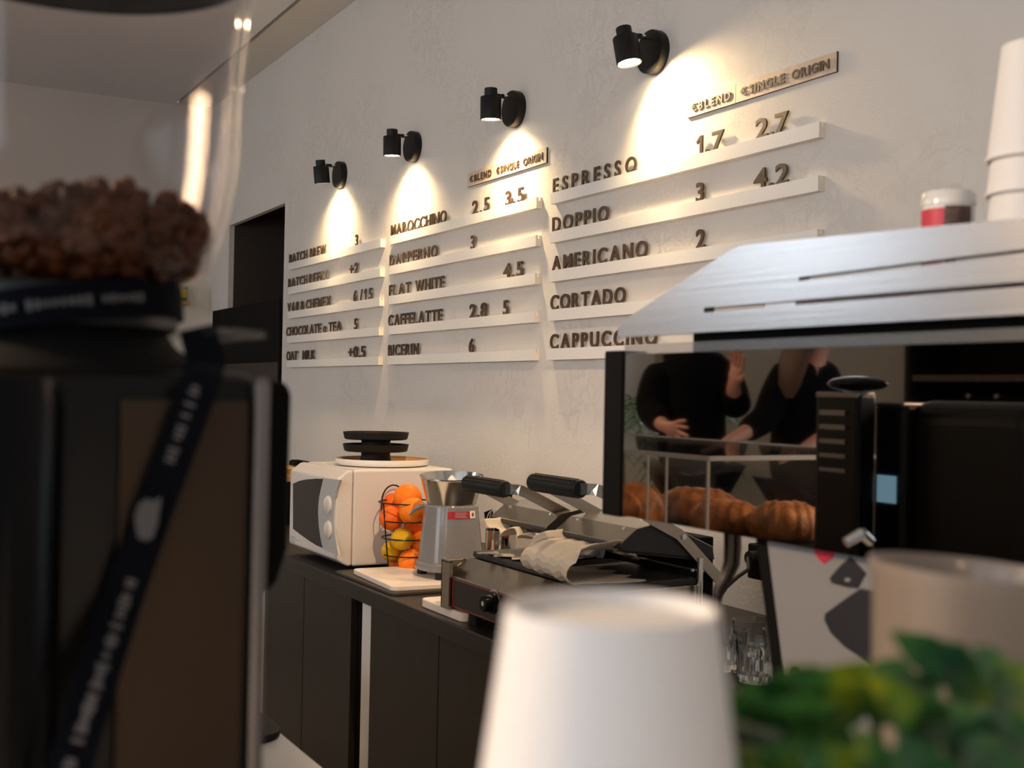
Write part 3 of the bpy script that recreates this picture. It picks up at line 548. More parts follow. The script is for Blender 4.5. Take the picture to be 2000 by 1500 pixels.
for x0, x1, ha, hb, hz in ((GX0+.004, -2.158, -2.372, -2.194, 1.1985), (-2.118, GX1+.004, -2.081, -1.900, 1.2225)):
    ld = obj('lid', MB().prism([Vector((x0, y, z)) for y, z in LPROF], (x1-x0, 0, 0)), 'castiron', gr, world=True, smooth=False, bevel=.0015)
    tc_ = [Vector((x0-.0006, y, z)) for y, z in LPROF[1:5]]+[Vector((x0-.0006, y, z+.0016)) for y, z in (LPROF[4], LPROF[3])]+[Vector((x0-.0006, LPROF[2][0]-.001, LPROF[2][1]+.0016))]
    tc_ = [Vector((x0-.0006, y, z)) for y, z in (LPROF[2], LPROF[3], LPROF[4], LPROF[5])]+[Vector((x0-.0006, y, z+.0018)) for y, z in (LPROF[5], LPROF[4], LPROF[3], LPROF[2])]
    obj('top_cover', MB().prism(tc_, (x1-x0+.0012, 0, 0)), 'grillsteel', ld, world=True, smooth=False, label='steel top cover')
    obj('upper_plate', MB().prism([Vector((x0+.006, y, z-.012)) for y, z in ((-.565, 1.120), (-.565, 1.112), (-.362, 1.086), (-.362, 1.094))], (x1-x0-.012, 0, 0)), 'castiron', ld, world=True, smooth=False)
    for x in (x0+.035, x1-.035): obj('screw', MB().ell((x, -.552, 1.143), .004, .004, .003, 12, 8), 'chrome', ld, world=True)
    obj('rear_cover', MB().box(x0+.005, x1-.01, -.385, -.352, 1.056, 1.122), 'matt', ld, world=True, smooth=False, bevel=.003)
    hn = obj('handle', MB().lathe([(0, 0), (.0155, 0), (.0172, .003), (.0172, hb-ha-.003), (.0155, hb-ha), (0, hb-ha)], 26, mx=Matrix.Translation((ha, -.66, hz)) @ Matrix.Rotation(math.pi/2, 4, 'Y')), 'rubber', gr, world=True, label='black ribbed handle grip')
    rb = MB()
    for i in range(12):
        a = 2*math.pi*i/12; rb.cyl((ha+.008, -.66+.0172*math.cos(a), hz+.0172*math.sin(a)), (hb-.008, -.66+.0172*math.cos(a), hz+.0172*math.sin(a)), .0016, n=6)
    obj('grip_ribs', rb, 'rubber', hn, world=True)
    for s, x in ((-1, ha-.002), (1, hb+.002)):
        path = [Vector((x-s*.004, -.66, hz)), Vector((x+s*.012, -.655, hz+.001)), Vector((x+s*.020, -.640, hz)), Vector((x+s*.022, -.620, hz-.008)), Vector((x+s*.022, -.45, hz-.09)), Vector((x+s*.022, -.350, 1.040))]
        rows = []
        for i, p in enumerate(path):
            t = (path[min(i+1, 5)]-path[max(i-1, 0)]).normalized(); u = Vector((1, 0, 0)) if abs(t.x) < .7 else Vector((0, 1, 0)); w = t.cross(u).normalized(); u = w.cross(t).normalized()
            rows.append([p+w*.011+u*.0022, p-w*.011+u*.0022, p-w*.011-u*.0022, p+w*.011-u*.0022])
        ar = obj('lid_arm', MB().rings(rows), 'grillsteel', gr, world=True, smooth=False)
        obj('pivot_bolt', MB().cyl((x+s*.024, -.44, hz-.095), (x+s*.0275, -.44, hz-.095), .0055, n=16), 'chrome', ar, world=True)
obj('support_rod', MB().cyl((-1.925, -.375, 1.06), (-1.925, -.375, 1.0345), .0065).cyl((-1.872, -.40, 1.085), (-1.872, -.40, .955), .006).cyl((-1.872, -.40, .955), (-1.884, -.40, .955), .004), 'chrome', gr, world=True)
def wrap(name, label, c, L, Wd, h, rot, seed, amp=1):
    # a sheet of parchment folded over from the back, torn and creased at the free edges
    rnd = random.Random(seed); n, m = 84, 40; mb = MB(); V = []
    ph = [rnd.uniform(0, 6.28) for _ in range(8)]
    def fold(i, j):
        u = i/(n-1); v = j/(m-1); x = (u-.5)*L
        if v < .45: y = -Wd/2+Wd*v/.45; z = .002
        elif v < .6: a = (v-.45)/.15*math.pi; y = Wd/2+h*.5*math.sin(a); z = .002+h*(1-math.cos(a))/2
        else: k = (v-.6)/.4; y = Wd/2-Wd*.92*k; z = h+.004+.012*math.sin(k*3.0)
        cz = .007*math.sin(9*u*3+ph[0]+2*v)+.005*math.sin(17*u+ph[1]-9*v)+.004*math.sin(31*v+ph[2])
        if v < .45: cz = abs(cz)*.12
        cz *= amp; ed = .012*math.sin(23*u+ph[3])+.002*math.sin(41*u+ph[4])+rnd.uniform(-.001, .001)
        if v > .93 or v < .05: y += ed
        if u < .06 or u > .94: x += .005*math.sin(11*v+ph[5])+rnd.uniform(-.001, .001)
        curl = .02*max(0, (.18-u)/.18)**2+.016*max(0, (u-.86)/.14)**2
        return Vector((x, y, z+cz+(curl if v > .6 else 0)))
    for i in range(n): V.append([mb.bm.verts.new(fold(i, j)) for j in range(m)])
    for i in range(n-1):
        for j in range(m-1): mb.bm.faces.new((V[i][j], V[i+1][j], V[i+1][j+1], V[i][j+1]))
    o = obj(name, mb, 'parchment', loc=c, angle=24); o.rotation_euler.z = rot
    s = o.modifiers.new('thickness', 'SOLIDIFY'); s.thickness = .0006
    return tag(o, label, 'paper', 'parchment sheets on the grill')
wrap('parchment_sheet', 'crumpled parchment sheet folded over toast on the left half of the grill', (-2.265, -.535, 1.0445), .20, .17, .042, math.radians(14), 3)
wrap('parchment_sheet', 'crumpled parchment sheet folded on the right half of the grill, nearest the cup', (-1.990, -.590, 1.0445), .215, .14, .046, math.radians(174), 11, .35)
mb = MB().box(-.032, .032, -.04, .04, 0, .026); o = obj('toasted_sandwich', mb, 'toast', loc=(-2.150, -.560, 1.0485), bevel=.011, seg=4); o.rotation_euler.z = .15
tag(o, 'browned toasted sandwich peeking out of the left parchment sheet', 'sandwich')
# socket and cable
so = onY(1476, 1090, -.02)
sk = thing('power_socket', 'black power socket on the wall behind the espresso machine', 'socket', (so.x+.04, 0, .985))
obj('housing', MB().box(so.x, so.x+.09, -.045, -.0005, .985, 1.065), 'matt', sk, world=True, smooth=False, bevel=.004)
obj('plug', MB().cyl((so.x+.03, -.046, 1.035), (so.x+.03, -.066, 1.035), .016), 'rubber', sk, world=True)
tag(obj('power_cable', MB().tube([Vector((so.x+.03, -.068, 1.035)), at(1462, 1112, 2.66), at(1440, 1127, 2.60), at(1418, 1147, 2.56), at(1400, 1175, 2.54), at(1398, 1200, 2.52), Vector((-1.93, -.347, .96))], .0045, 10), 'rubber', loc=(so.x, -.2, .95), world=True), 'black power cable running from the socket to the grill', 'cable')
# drinking glasses
GP = [(-1.640, -.455), (-1.735, -.440), (-1.560, -.440), (-1.690, -.350), (-1.595, -.345), (-1.790, -.340)]
GLn = ['front glass below the socket, nearest the machine support', 'front glass partly hidden behind the white cup', 'front glass hidden behind the machine support', 'back row glass between two front glasses', 'back row glass nearest the wall corner by the machine', 'back row glass farthest left behind the white cup']
def tumbler():
    o = thing('drinking_glass', '', 'glass', group='clear tumblers on the worktop'); n = 48
    rows = []
    def rg(r, z, f): return [Vector(((r+f*math.cos(12*2*math.pi*j/n))*math.cos(2*math.pi*j/n), (r+f*math.cos(12*2*math.pi*j/n))*math.sin(2*math.pi*j/n), z)) for j in range(n)]
    rows = [rg(.002, 0, 0), rg(.029, 0, 0), rg(.031, .004, .0012), rg(.033, .045, .0014), rg(.0345, .058, 0), rg(.0355, .074, 0), rg(.0343, .0745, 0), rg(.0325, .058, 0), rg(.030, .045, 0), rg(.027, .014, 0), rg(.002, .012, 0)]
    obj('bowl', MB().rings(rows), 'glass', o, angle=60); return o
g0 = tumbler(); g0.location = (*GP[0], CT+.0005); g0['label'] = 'clear fluted drinking glass, '+GLn[0]
for k in range(1, 6): dup(g0, (*GP[k], CT+.0005), 'clear fluted drinking glass, '+GLn[k])
# ================================================================== bar in front
P = -1.17
br = thing('bar_counter', 'white topped bar counter in the foreground carrying grinders and espresso machine', 'bar', (-1.6, -1.8, 0))
obj('top', MB().prism([Vector(p) for p in ((-4.6, -2.3, .862), (.7, -2.3, .862), (.7, -.80, .862), (-1.2, -.80, .862), (-1.2, -1.303, .862), (-4.6, -1.303, .862))], (0, 0, .038)), 'bar', br, world=True, smooth=False, bevel=.003)
obj('base', MB().prism([Vector(p) for p in ((-4.55, -2.2, 0), (.65, -2.2, 0), (.65, -.85, 0), (-1.15, -.85, 0), (-1.15, -1.36, 0), (-4.55, -1.36, 0))], (0, 0, .861)), 'white', br, world=True, smooth=False)
LG = 1.20
lg = thing('raised_shelf', 'raised white shelf on the bar holding paper cups and the plant', 'shelf', (0, -1.75, .9))
obj('board', MB().box(-.40, .5, -2.05, -1.45, LG-.028, LG), 'white', lg, world=True, smooth=False, bevel=.003)
for x in (-.36, .44):
    for y in (-2.0, -1.5): obj('leg', MB().box(x-.02, x+.02, y-.02, y+.02, .9, LG-.028), 'white', lg, world=True, smooth=False)
q = onZ(546, 1450, .9); q2 = onZ(520, 1412, .9)
tm = thing('tamping_mat', 'black rounded rubber mat on the white bar behind the grinder', 'mat', (q.x-.2, q2.y-.15, .9))
m_ = slab(q.x-.28, q.x, q2.y-.13, q2.y, .9, .912, .045); obj('pad', m_, 'rubber', tm, world=True, bevel=.003, smooth=False)
kx = onZ(488, 1432, .915); obj('stud', MB().ell((kx.x, kx.y, .913), .016, .016, .006), 'trimsteel', tm, world=True)
# ================================================================== espresso machine
em = thing('espresso_machine', 'espresso machine with slotted steel cup rail over a dark mirror panel', 'espresso machine', (-.72, -1.0, .9))
ZT, ZB, XL, XR = 1.4415, 1.2775, onY(1182, 850, P).x, -.40
XP = onY(1216, 850, P).x
obj('side_post', MB().box(XL, XP, P-.003, P+.03, ZB-.002, ZT+.004), 'matt', em, world=True, smooth=False, bevel=.002, label='black upright frame at the panel\'s left end')
obj('mirror_panel', MB().box(XP+.0005, XR, P, P+.008, ZB, ZT), 'mirror', em, world=True, smooth=False, label='dark mirror panel')
obj('panel_edge', MB().box(XP+.0005, XR, P, P+.008, ZT+.0005, ZT+.0095), 'acedge', em, world=True, smooth=False, label='pale translucent top edge')
XBd = XU(1367, P+.02, 1.45)
obj('body', MB().box(XBd, XR, P+.012, P+.34, ZB, 1.462), 'matt', em, world=True, smooth=False)
obj('back_shelf', MB().box(XL+.01, XBd, P+.012, P+.30, ZB, ZB+.012), 'matt', em, world=True, smooth=False)
FY = P-.012
def T(x): return 477-(x-1465)*.0975
def S1(x): return 545-(x-1560)*.125
def S2(x): return 606-(x-1375)*.082
def up(pts): return [onY(x, y, FY) for x, y in pts]
ZF = 1.4585
def low(x): v = onY(x, 650, FY); return Vector((v.x, FY, ZF))
R_ = 2120
b = MB()
b.prism(up([(1207, 641), (1215, 628), (1418, 493), (1440, 482), (1465, T(1465)), (1560, T(1560)), (1560, S2(1560)-5), (1375, S2(1375)-5)])+up([(1375, S2(1375)+5)])+[low(1375), low(1207)], (0, .012, 0))
b.prism(up([(1560, T(1560)), (R_, T(R_)), (R_, S1(R_)-4), (1560, S1(1560)-4)]), (0, .012, 0))
b.prism(up([(1560, S1(1560)+4), (R_, S1(R_)+4), (R_, S2(R_)-5), (1560, S2(1560)-5)]), (0, .012, 0))
b.prism(up([(1375, S2(1375)+5), (R_, S2(R_)+5)])+[low(R_), low(1375)], (0, .012, 0))
obj('cup_rail', b, 'brushed', em, world=True, smooth=False, label='brushed steel slotted cup rail')
obj('inner_tray', MB().box(XU(1570, P+.06, 1.49), XR, P+.05, P+.33, 1.463, 1.500), 'brushed', em, world=True, smooth=False)
obj('rear_rail', MB().box(XU(1470, P+.3, 1.5), XR, P+.32, P+.34, 1.50, 1.53), 'brushed', em, world=True, smooth=False)
sl = obj('side_leg', MB().prism([onY(1498, 1052, P+.02), onY(1770, 1060, P+.02), Vector((onY(1880, 1893, P+.02).x, P+.02, .9005)), Vector((onY(1614, 1893, P+.02).x, P+.02, .9005))], (0, .02, 0)), 'slab', em, world=True, smooth=False, label='pale grey slanted support leg')
obj('edge_trim', MB().prism([onY(1476, 1050, P+.021), onY(1500, 1052, P+.021), Vector((onY(1615, 1893, P+.02).x, P+.021, .9005)), Vector((onY(1592, 1893, P+.02).x, P+.021, .9005))], (0, .03, 0)), 'matt', sl, world=True, smooth=False)
def mark(pts, m, nm, o=.0012): obj(nm, MB().prism([onY(x, y, P+.02-o) for x, y in pts], (0, o*.8, 0)), m, sl, world=True, smooth=False)
mark([(1588, 1072), (1634, 1074), (1624, 1090), (1608, 1101), (1596, 1089)], 'logored', 'red_mark')
mark([(1660, 1088), (1640, 1106), (1620, 1129), (1624, 1139), (1655, 1147), (1674, 1149), (1690, 1120)], 'logodark', 'dark_mark')
mark([(1680, 1150), (1656, 1166), (1611, 1199), (1610, 1212), (1622, 1236), (1650, 1264), (1690, 1290), (1740, 1325), (1765, 1250), (1740, 1160)], 'logodark', 'dark_mark')
mark([(1650, 1129), (1660, 1129), (1660, 1136), (1650, 1136)], 'slab', 'light_dot', .002)
c = onY(1552, 1315, P+.018); obj('screw_hole', MB().cyl(c, c+Vector((0, .001, 0)), .0065), 'matt', sl, world=True)
obj('side_leg', MB().box(-.47, -.44, P+.02, P+.30, .9005, ZB), 'slab', em, world=True, smooth=False)
obj('drip_tray', MB().box(-.74, -.475, P+.05, P+.33, .9005, .96), 'brushed', em, world=True, smooth=False, bevel=.004)
w0 = onY(1430, 1040, P+.05)
sw = [Vector((w0.x, w0.y, ZB+.01))]+[at(x, y, (w0-CAM).dot(CD)) for x, y in ((1431, 1070), (1429, 1100), (1418, 1128), (1404, 1150), (1400, 1175), (1404, 1215), (1412, 1262))]
obj('steam_wand', MB().tube(sw, [.0085, .0085, .008, .0065, .0055, .0046, .0042, .004], 14), 'darkmetal', em, world=True)
c = onY(1672, 1052, P-.004); obj('knob', MB().cyl(c+Vector((.002, .004, .004)), c+Vector((-.002, -.009, -.003)), .0045, .004), 'chrome', em, world=True)  # stands in for a chrome reflection in the panel
# paper cups on top of the machine
def cup_mesh(r0, r1, h, rim=.0016, n=56, inv=True):
    # profile of a paper cup: base radius r0, mouth radius r1
    pr = [(0, .003), (r0-.0014, .003), (r0-.0010, 0), (r0, 0), (r1, h-.003), (r1+rim, h-.0025), (r1+rim*1.3, h-.001), (r1+rim*.6, h), (r1-.0008, h-.001), (r0-.0012, .0045), (0, .0045)]
    if inv: pr = [(r, h-z) for r, z in pr]
    return MB().lathe(pr, n)
def pix_on(x, y, z): return at(x, y, z)
bs = at(2014, 425, .885); bs.z = 1.5005
first = None
for k in range(4):
    o = obj('paper_cup', cup_mesh(.0222, .031, .086), 'paper', loc=bs+Vector((0, 0, .026*k))) if first is None else first.copy()
    if first is None: first = o
    else: COL.objects.link(o); o.location = bs+Vector((0, 0, .026*k))
    tag(o, f'white upside-down paper cup, {["lowest", "second", "third", "topmost"][k]} in the stack on the espresso machine', 'paper cup', 'paper cups stacked on the espresso machine')
bx = at(1852, 437, .98); bx.z = 1.5005
mc = thing('sample_cup', 'small white cup with red and brown print on the machine top', 'cup', bx)
zz = at(1852, 376, .98).z-1.5005
obj('cup', MB().lathe([(0, 0), (.0185, 0), (.0195, .002), (.0205, zz-.012), (0, zz-.012)], 40), 'paper', mc)
obj('lid', MB().lathe([(0, zz-.0118), (.0212, zz-.0118), (.0216, zz-.008), (.0205, zz-.002), (.019, zz), (0, zz)], 40), 'porcelain', mc)
va = math.atan2(CAM.y-bx.y, CAM.x-bx.x)
def patch(r, a0, a1, z0, z1, n=10):
    mb = MB(); A = [[mb.bm.verts.new(Vector((r*math.cos(a0+(a1-a0)*i/n), r*math.sin(a0+(a1-a0)*i/n), z))) for i in range(n+1)] for z in (z0, z1)]
    for i in range(n): mb.bm.faces.new((A[0][i], A[0][i+1], A[1][i+1], A[1][i]))
    return mb
obj('red_print', patch(.0211, va-1.5, va-.15, .004, zz-.015), 'printred', mc); obj('brown_print', patch(.0211, va-.13, va+.95, .004, zz-.0135), 'printbrown', mc)
c2 = at(1925, 420, .93); c2.z = 1.5005
tag(obj('paper_cup', cup_mesh(.016, .022, .030), 'paper', loc=c2), 'short white upside-down paper cup between printed cup and tall stack', 'paper cup')
# ================================================================== big blurred cup stack in the middle
cc = at(1195, 1185, .272); h, st = .066, .0095; n_ = 10
first = None
for k in range(n_):
    z = LG+.0005+st*k
    o = obj('paper_cup', cup_mesh(.0240, .0322, h), 'paper', loc=(cc.x, cc.y, z)) if first is None else first.copy()
    if first is None: first = o
    else: COL.objects.link(o); o.location = (cc.x, cc.y, z)
    tag(o, f'large blurred white upside-down paper cup at front centre, {ORD[n_-1-k]} from the top of its stack', 'paper cup', 'paper cups stacked on the raised shelf')
# white conical vessel behind the plant
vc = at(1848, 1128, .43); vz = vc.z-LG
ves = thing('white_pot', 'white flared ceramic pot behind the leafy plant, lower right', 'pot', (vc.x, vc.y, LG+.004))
obj('wall', MB().lathe([(0, 0), (.022, 0), (.024, .002), (.0345, vz-.006), (.0362, vz-.003), (.0362, vz), (.034, vz), (.033, vz-.004), (.021, .006), (0, .006)], 64), 'shadedwhite', ves)  # white pot; its warm shade is put into the glaze colour
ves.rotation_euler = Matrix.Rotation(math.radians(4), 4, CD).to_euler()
# ================================================================== plant
ZS = .90; pc_ = at(1765, 1640, .335*ZS); pp = thing('potted_plant', 'leafy green plant with yellow variegated leaves in front of the white pot', 'plant', (pc_.x, pc_.y, LG+.0005))
obj('pot', MB().lathe([(0, 0), (.026, 0), (.032, .05), (.034, .052), (.034, .060), (.031, .060), (.030, .052), (0, .050)], 40), 'terracotta', pp)
obj('soil', MB().lathe([(0, .0505), (.0295, .0505), (.0295, .0535), (0, .055)], 30), 'soil', pp)
LEAF = [  # base px, tip px, depth, half-width px
 ((1905, 1330), (1742, 1243), .345, 34), ((1950, 1380), (1852, 1262), .34, 42), ((1975, 1420), (1905, 1270), .335, 40), ((1990, 1400), (1990, 1300), .33, 44), ((2040, 1440), (1960, 1330), .345, 50),
 ((1700, 1400), (1545, 1318), .335, 42), ((1760, 1400), (1625, 1312), .345, 40), ((1790, 1440), (1700, 1340), .33, 38), ((1640, 1420), (1515, 1372), .325, 34), ((1600, 1440), (1430, 1372), .33, 44), ((1540, 1460), (1360, 1400), .325, 46), ((1520, 1490), (1330, 1450), .32, 44), ((1480, 1440), (1370, 1385), .33, 36),
 ((1500, 1530), (1325, 1505), .315, 44), ((1650, 1540), (1480, 1470), .31, 46), ((1720, 1560), (1560, 1500), .305, 48), ((1760, 1480), (1745, 1360), .315, 42), ((1830, 1480), (1800, 1368), .325, 46), ((1880, 1500), (1865, 1380), .315, 48), ((1930, 1500), (1925, 1390), .32, 48),
 ((2000, 1510), (1990, 1400), .315, 50), ((1850, 1560), (1760, 1440), .305, 50), ((1930, 1570), (1880, 1450), .30, 52), ((1990, 1590), (1960, 1470), .30, 52), ((1790, 1560), (1680, 1430), .31, 40), ((1700, 1530), (1600, 1430), .325, 34),
 ((1500, 1560), (1400, 1500), .31, 40), ((1560, 1590), (1470, 1510), .30, 44), ((1830, 1400), (1770, 1330), .345, 28), ((1700, 1350), (1540, 1308), .345, 36), ((1620, 1345), (1475, 1350), .34, 34), ((1560, 1405), (1415, 1385), .335, 42), ((1505, 1445), (1355, 1440), .33, 38), ((1790, 1345), (1690, 1322), .34, 26)]
fb, sb = MB(), MB(); rnd = random.Random(5)
top = Vector((pc_.x, pc_.y, LG+.053))
for (bx_, by_), (tx_, ty_), z, hw in LEAF:
    z *= ZS; z0 = z+.006; p0 = at(bx_, by_-10, z0); p1 = at(tx_-6, ty_-12, z-.008)
    ax = p1-p0; L_ = ax.length; ax.normalize(); side = ax.cross(-CD).normalized(); nor = side.cross(ax).normalized(); tw = rnd.uniform(-.7, .7)
    s2 = side*math.cos(tw)+nor*math.sin(tw); n2 = nor*math.cos(tw)-side*math.sin(tw); hwm = hw*z/FPX*1.4; rows = []
    for i in range(11):
        t = i/10; w = hwm*(math.sin(math.pi*t**.75)**.8 if 0 < t < 1 else .02)*(1+.10*math.sin(t*19))
        c = p0+ax*(L_*t)+n2*(.05*L_*math.sin(math.pi*t)); rows.append([c+s2*(w*k)+n2*(.30*w*abs(k)) for k in (-1, -.5, 0, .5, 1)])
    V = [[fb.bm.verts.new(p) for p in r] for r in rows]
    for i in range(10):
        for j in range(4): fb.bm.faces.new((V[i][j], V[i][j+1], V[i+1][j+1], V[i+1][j]))
    mid = (top+p0)/2+Vector((0, 0, .012)); root = top+Vector((rnd.uniform(-.015, .015), rnd.uniform(-.015, .015), 0))
    sb.tube([root, root.lerp(mid, .6), mid.lerp(p0, .5), p0], [.0016, .0014, .0012, .0008], 6)
obj('foliage', fb, 'leaf', pp, world=True, angle=80); obj('stems', sb, 'stem', pp, world=True)
# ================================================================== grinder at the left
GA = at(120, 750, .57); GA.z = .9
gd = thing('coffee_grinder', 'large black coffee grinder with clear bean hopper at the left edge', 'coffee grinder', GA)
K = .57/FPX
def gz(py): return .5+(751-py)*K
HP = [(-83, 349), (60, 344), (100, 339), (200, 333), (300, 328), (380, 316), (464, 300), (520, 276), (545, 238), (563, 213)]
outer = [(r*K, gz(y)) for y, r in HP]; inner = [(r-.0045, z) for r, z in outer]
obj('hopper', MB().lathe(outer[::-1]+inner, 72, close=True), 'hopper', gd, label='clear smoky plastic hopper')
obj('hopper_lid', MB().lathe([(0, gz(-83)), (353*K, gz(-83)), (356*K, gz(-90)), (356*K, gz(-150)), (330*K, gz(-165)), (0, gz(-165))], 64), 'black', gd)
obj('collar', MB().lathe([(0, gz(650)), (205*K, gz(650)), (216*K, gz(640)), (218*K, gz(575)), (211*K, gz(563.5)), (0, gz(563.5))], 56), 'black', gd)
obj('neck', MB().lathe([(0, gz(728)), (300*K, gz(728)), (292*K, gz(718)), (250*K, gz(700)), (215*K, gz(676)), (196*K, gz(651)), (0, gz(651))], 56), 'matt', gd)
obj('slide_gate', MB().box(-.02, .062, .050, .080, gz(657), gz(642)), 'acrylic', gd, smooth=False, bevel=.001)
FX = -.520
def fp(x, y, X=FX): return onX(x, y, X)
yR, zt = fp(515, 1000).y, 1.4065
obj('shell', MB().box(-.72, FX, yR-.15, yR, .902, zt), 'grinder', gd, world=True, bevel=.010, seg=4, smooth=False)
obj('front_face', MB().box(FX, FX+.004, fp(228, 1000).y, fp(478, 1000).y, .93, zt-.012), 'grindface', gd, world=True, bevel=.0015, smooth=False, label='bronze tinted front plate')
obj('edge_trim', MB().box(FX-.004, FX+.005, fp(486, 1000).y, yR+.001, .93, zt-.002), 'trimsteel', gd, world=True, bevel=.003, smooth=False, label='satin metal edge strip')
obj('chute', MB().lathe([(0, .0), (.0255, .0), (.0265, .02), (.0265, .485), (.024, .497), (0, .499)], 48, c=(FX+.006, fp(115, 1000).y-.0262, .905)), 'blackgloss', gd, world=True)
hy = onX(556, 1000, -.64).y
mh = [Vector((-.70, y, z)) for y, z in ((hy-.05, 1.404), (hy-.004, 1.404), (hy, 1.398), (hy-.0005, 1.312), (hy-.006, 1.294), (hy-.018, 1.284), (hy-.05, 1.284))]
obj('motor_housing', MB().prism(mh, (.07, 0, 0)), 'matt', gd, world=True, smooth=False, bevel=.004)
# beans: a heaped mass nobody could count
rnd = random.Random(2); bb = MB(); BZ = .579
def rad(z):
    for (r1, z1), (r0, z0) in zip(outer[:-1], outer[1:]):
        if z0 <= z <= z1: return r0+(r1-r0)*(z-z0)/(z1-z0)
    return outer[-1][0]
core = [(0, gz(562))]+[(rad(z)-.0125, z) for z in (gz(562), gz(545), gz(520), gz(480), gz(450), BZ-.006)]+[(0, BZ-.006)]
bb.lathe(core, 32)
def bean(c):
    mx = Euler((rnd.uniform(0, 6), rnd.uniform(0, 6), rnd.uniform(0, 6))).to_matrix().to_4x4(); s = rnd.uniform(.85, 1.15)
    bb.ell(c, .0058*s, .0042*s, .0034*s, 8, 6, mx)
for i in range(560):
    z = gz(558)+(BZ-gz(558))*rnd.random()**.8; a = rnd.uniform(0, 6.283); r = rad(z)-.0045-.0062; bean(Vector((r*math.cos(a), r*math.sin(a), z)))
for i in range(330):
    a = rnd.uniform(0, 6.283); r = (rad(BZ)-.011)*math.sqrt(rnd.random()); bean(Vector((r*math.cos(a), r*math.sin(a), BZ-.003+rnd.uniform(-.002, .005)+.006*math.sin(a*2+1))))
o = obj('coffee_beans', bb, 'bean', loc=GA, angle=60); tag(o, 'dark roasted coffee beans filling the lower hopper of the left grinder', 'coffee beans', kind='stuff')
# lanyard
ly = thing('lanyard', 'dark lanyard with pale print looped round the grinder collar and hanging down its front', 'lanyard', GA+Vector((.09, .02, .35)))
tl = Matrix.Translation(GA+Vector((0, 0, gz(618)))) @ Matrix.Rotation(math.radians(9), 4, Vector((CD.x, CD.y, 0)).normalized()*-1)
r0 = 226*K
obj('loop', MB().lathe([(r0-.0012, -.0085), (r0, -.0085), (r0+.0012, .0085), (r0, .0085)], 72, mx=tl, close=True), 'strap', ly, world=True)
SP = [(398, 722), (372, 800), (342, 880), (294, 1010), (236, 1180), (172, 1380), (128, 1530), (60, 1740)]
pts = [fp(x, y, FX+(.008 if i < 5 else .036 if i > 5 else .030)) for i, (x, y) in enumerate(SP)]
pts = [GA+Vector((.055, .050, gz(640))), fp(404, 716, FX-.012)]+pts
def ribbon(pts, w, th):
    rows = []
    for i, p in enumerate(pts):
        t = (pts[min(i+1, len(pts)-1)]-pts[max(i-1, 0)]).normalized(); v = (p-CAM).normalized(); s = t.cross(v).normalized()*w/2; nn = -v*th
        rows.append([p-s, p+s, p+s+nn, p-s+nn])
    return MB().rings(rows)
st_ = obj('strap', ribbon(pts, .0165, .0012), 'strap', ly, world=True, angle=50)
mk = MB(); rnd = random.Random(9)
def along(a, e, nmk, hgt):
    for i in range(nmk):
        t = (i+.5)/nmk; x = a[0]+(e[0]-a[0])*t; y = a[1]+(e[1]-a[1])*t
        X = FX+(.0105 if y < 1180 else .0105+.026*min(1, (y-1180)/160)); c = fp(x, y, X); d = (fp(e[0], e[1], X)-fp(a[0], a[1], X)).normalized(); s = d.cross((c-CAM).normalized()).normalized(); v = -(c-CAM).normalized()*.0012
        if rnd.random() < .12: continue
        w = .0008; hh = hgt*rnd.uniform(.5, .85)/2
        mk.rings([[c+v*.6+d*w+s*hh, c+v*.6-d*w+s*hh, c+v+d*-w+s*hh, c+v+d*w+s*hh], [c+v*.6+d*w-s*hh, c+v*.6-d*w-s*hh, c+v-d*w-s*hh, c+v+d*w-s*hh]])
along((384, 752), (330, 905), 14, .0055); along((262, 1120), (150, 1452), 34, .0060); along((140, 1480), (100, 1610), 12, .006)
c = fp(290, 1012, FX+.0125); nv = -(c-CAM).normalized(); sd = Vector((0, 0, 1)).cross(nv).normalized(); u_ = nv.cross(sd)
mk.prism([c+sd*x*.001+u_*y*.001 for x, y in ((-4, -8), (-1, -9.5), (2, -8), (3.5, -3), (4.5, 4), (5, 9), (2, 7), (-1, 8), (-4, 6), (-5.5, 1), (-5, -4))], nv*.0008)
obj('print', mk, 'print', st_, world=True, smooth=False, label='pale printed lettering and emblem')
mk = MB()
for i in range(30):
    a = math.radians(-158+3.6*i)+math.atan2(CAM.y-GA.y, CAM.x-GA.x)+math.pi/2; hh = .0022*rnd.uniform(.6, 1.1)
    if i % 9 == 5: continue
    rr = r0+.0016; w = .0016
    mk.rings([[tl @ Vector((rr*math.cos(a+s*.02), rr*math.sin(a+s*.02), hh*q)) for s, q in ((-1, -1), (1, -1), (1, 1), (-1, 1))], [tl @ Vector(((rr-.0008)*math.cos(a+s*.02), (rr-.0008)*math.sin(a+s*.02), hh*q)) for s, q in ((-1, -1), (1, -1), (1, 1), (-1, 1))]])
obj('loop_print', mk, 'print', ly, world=True, smooth=False)
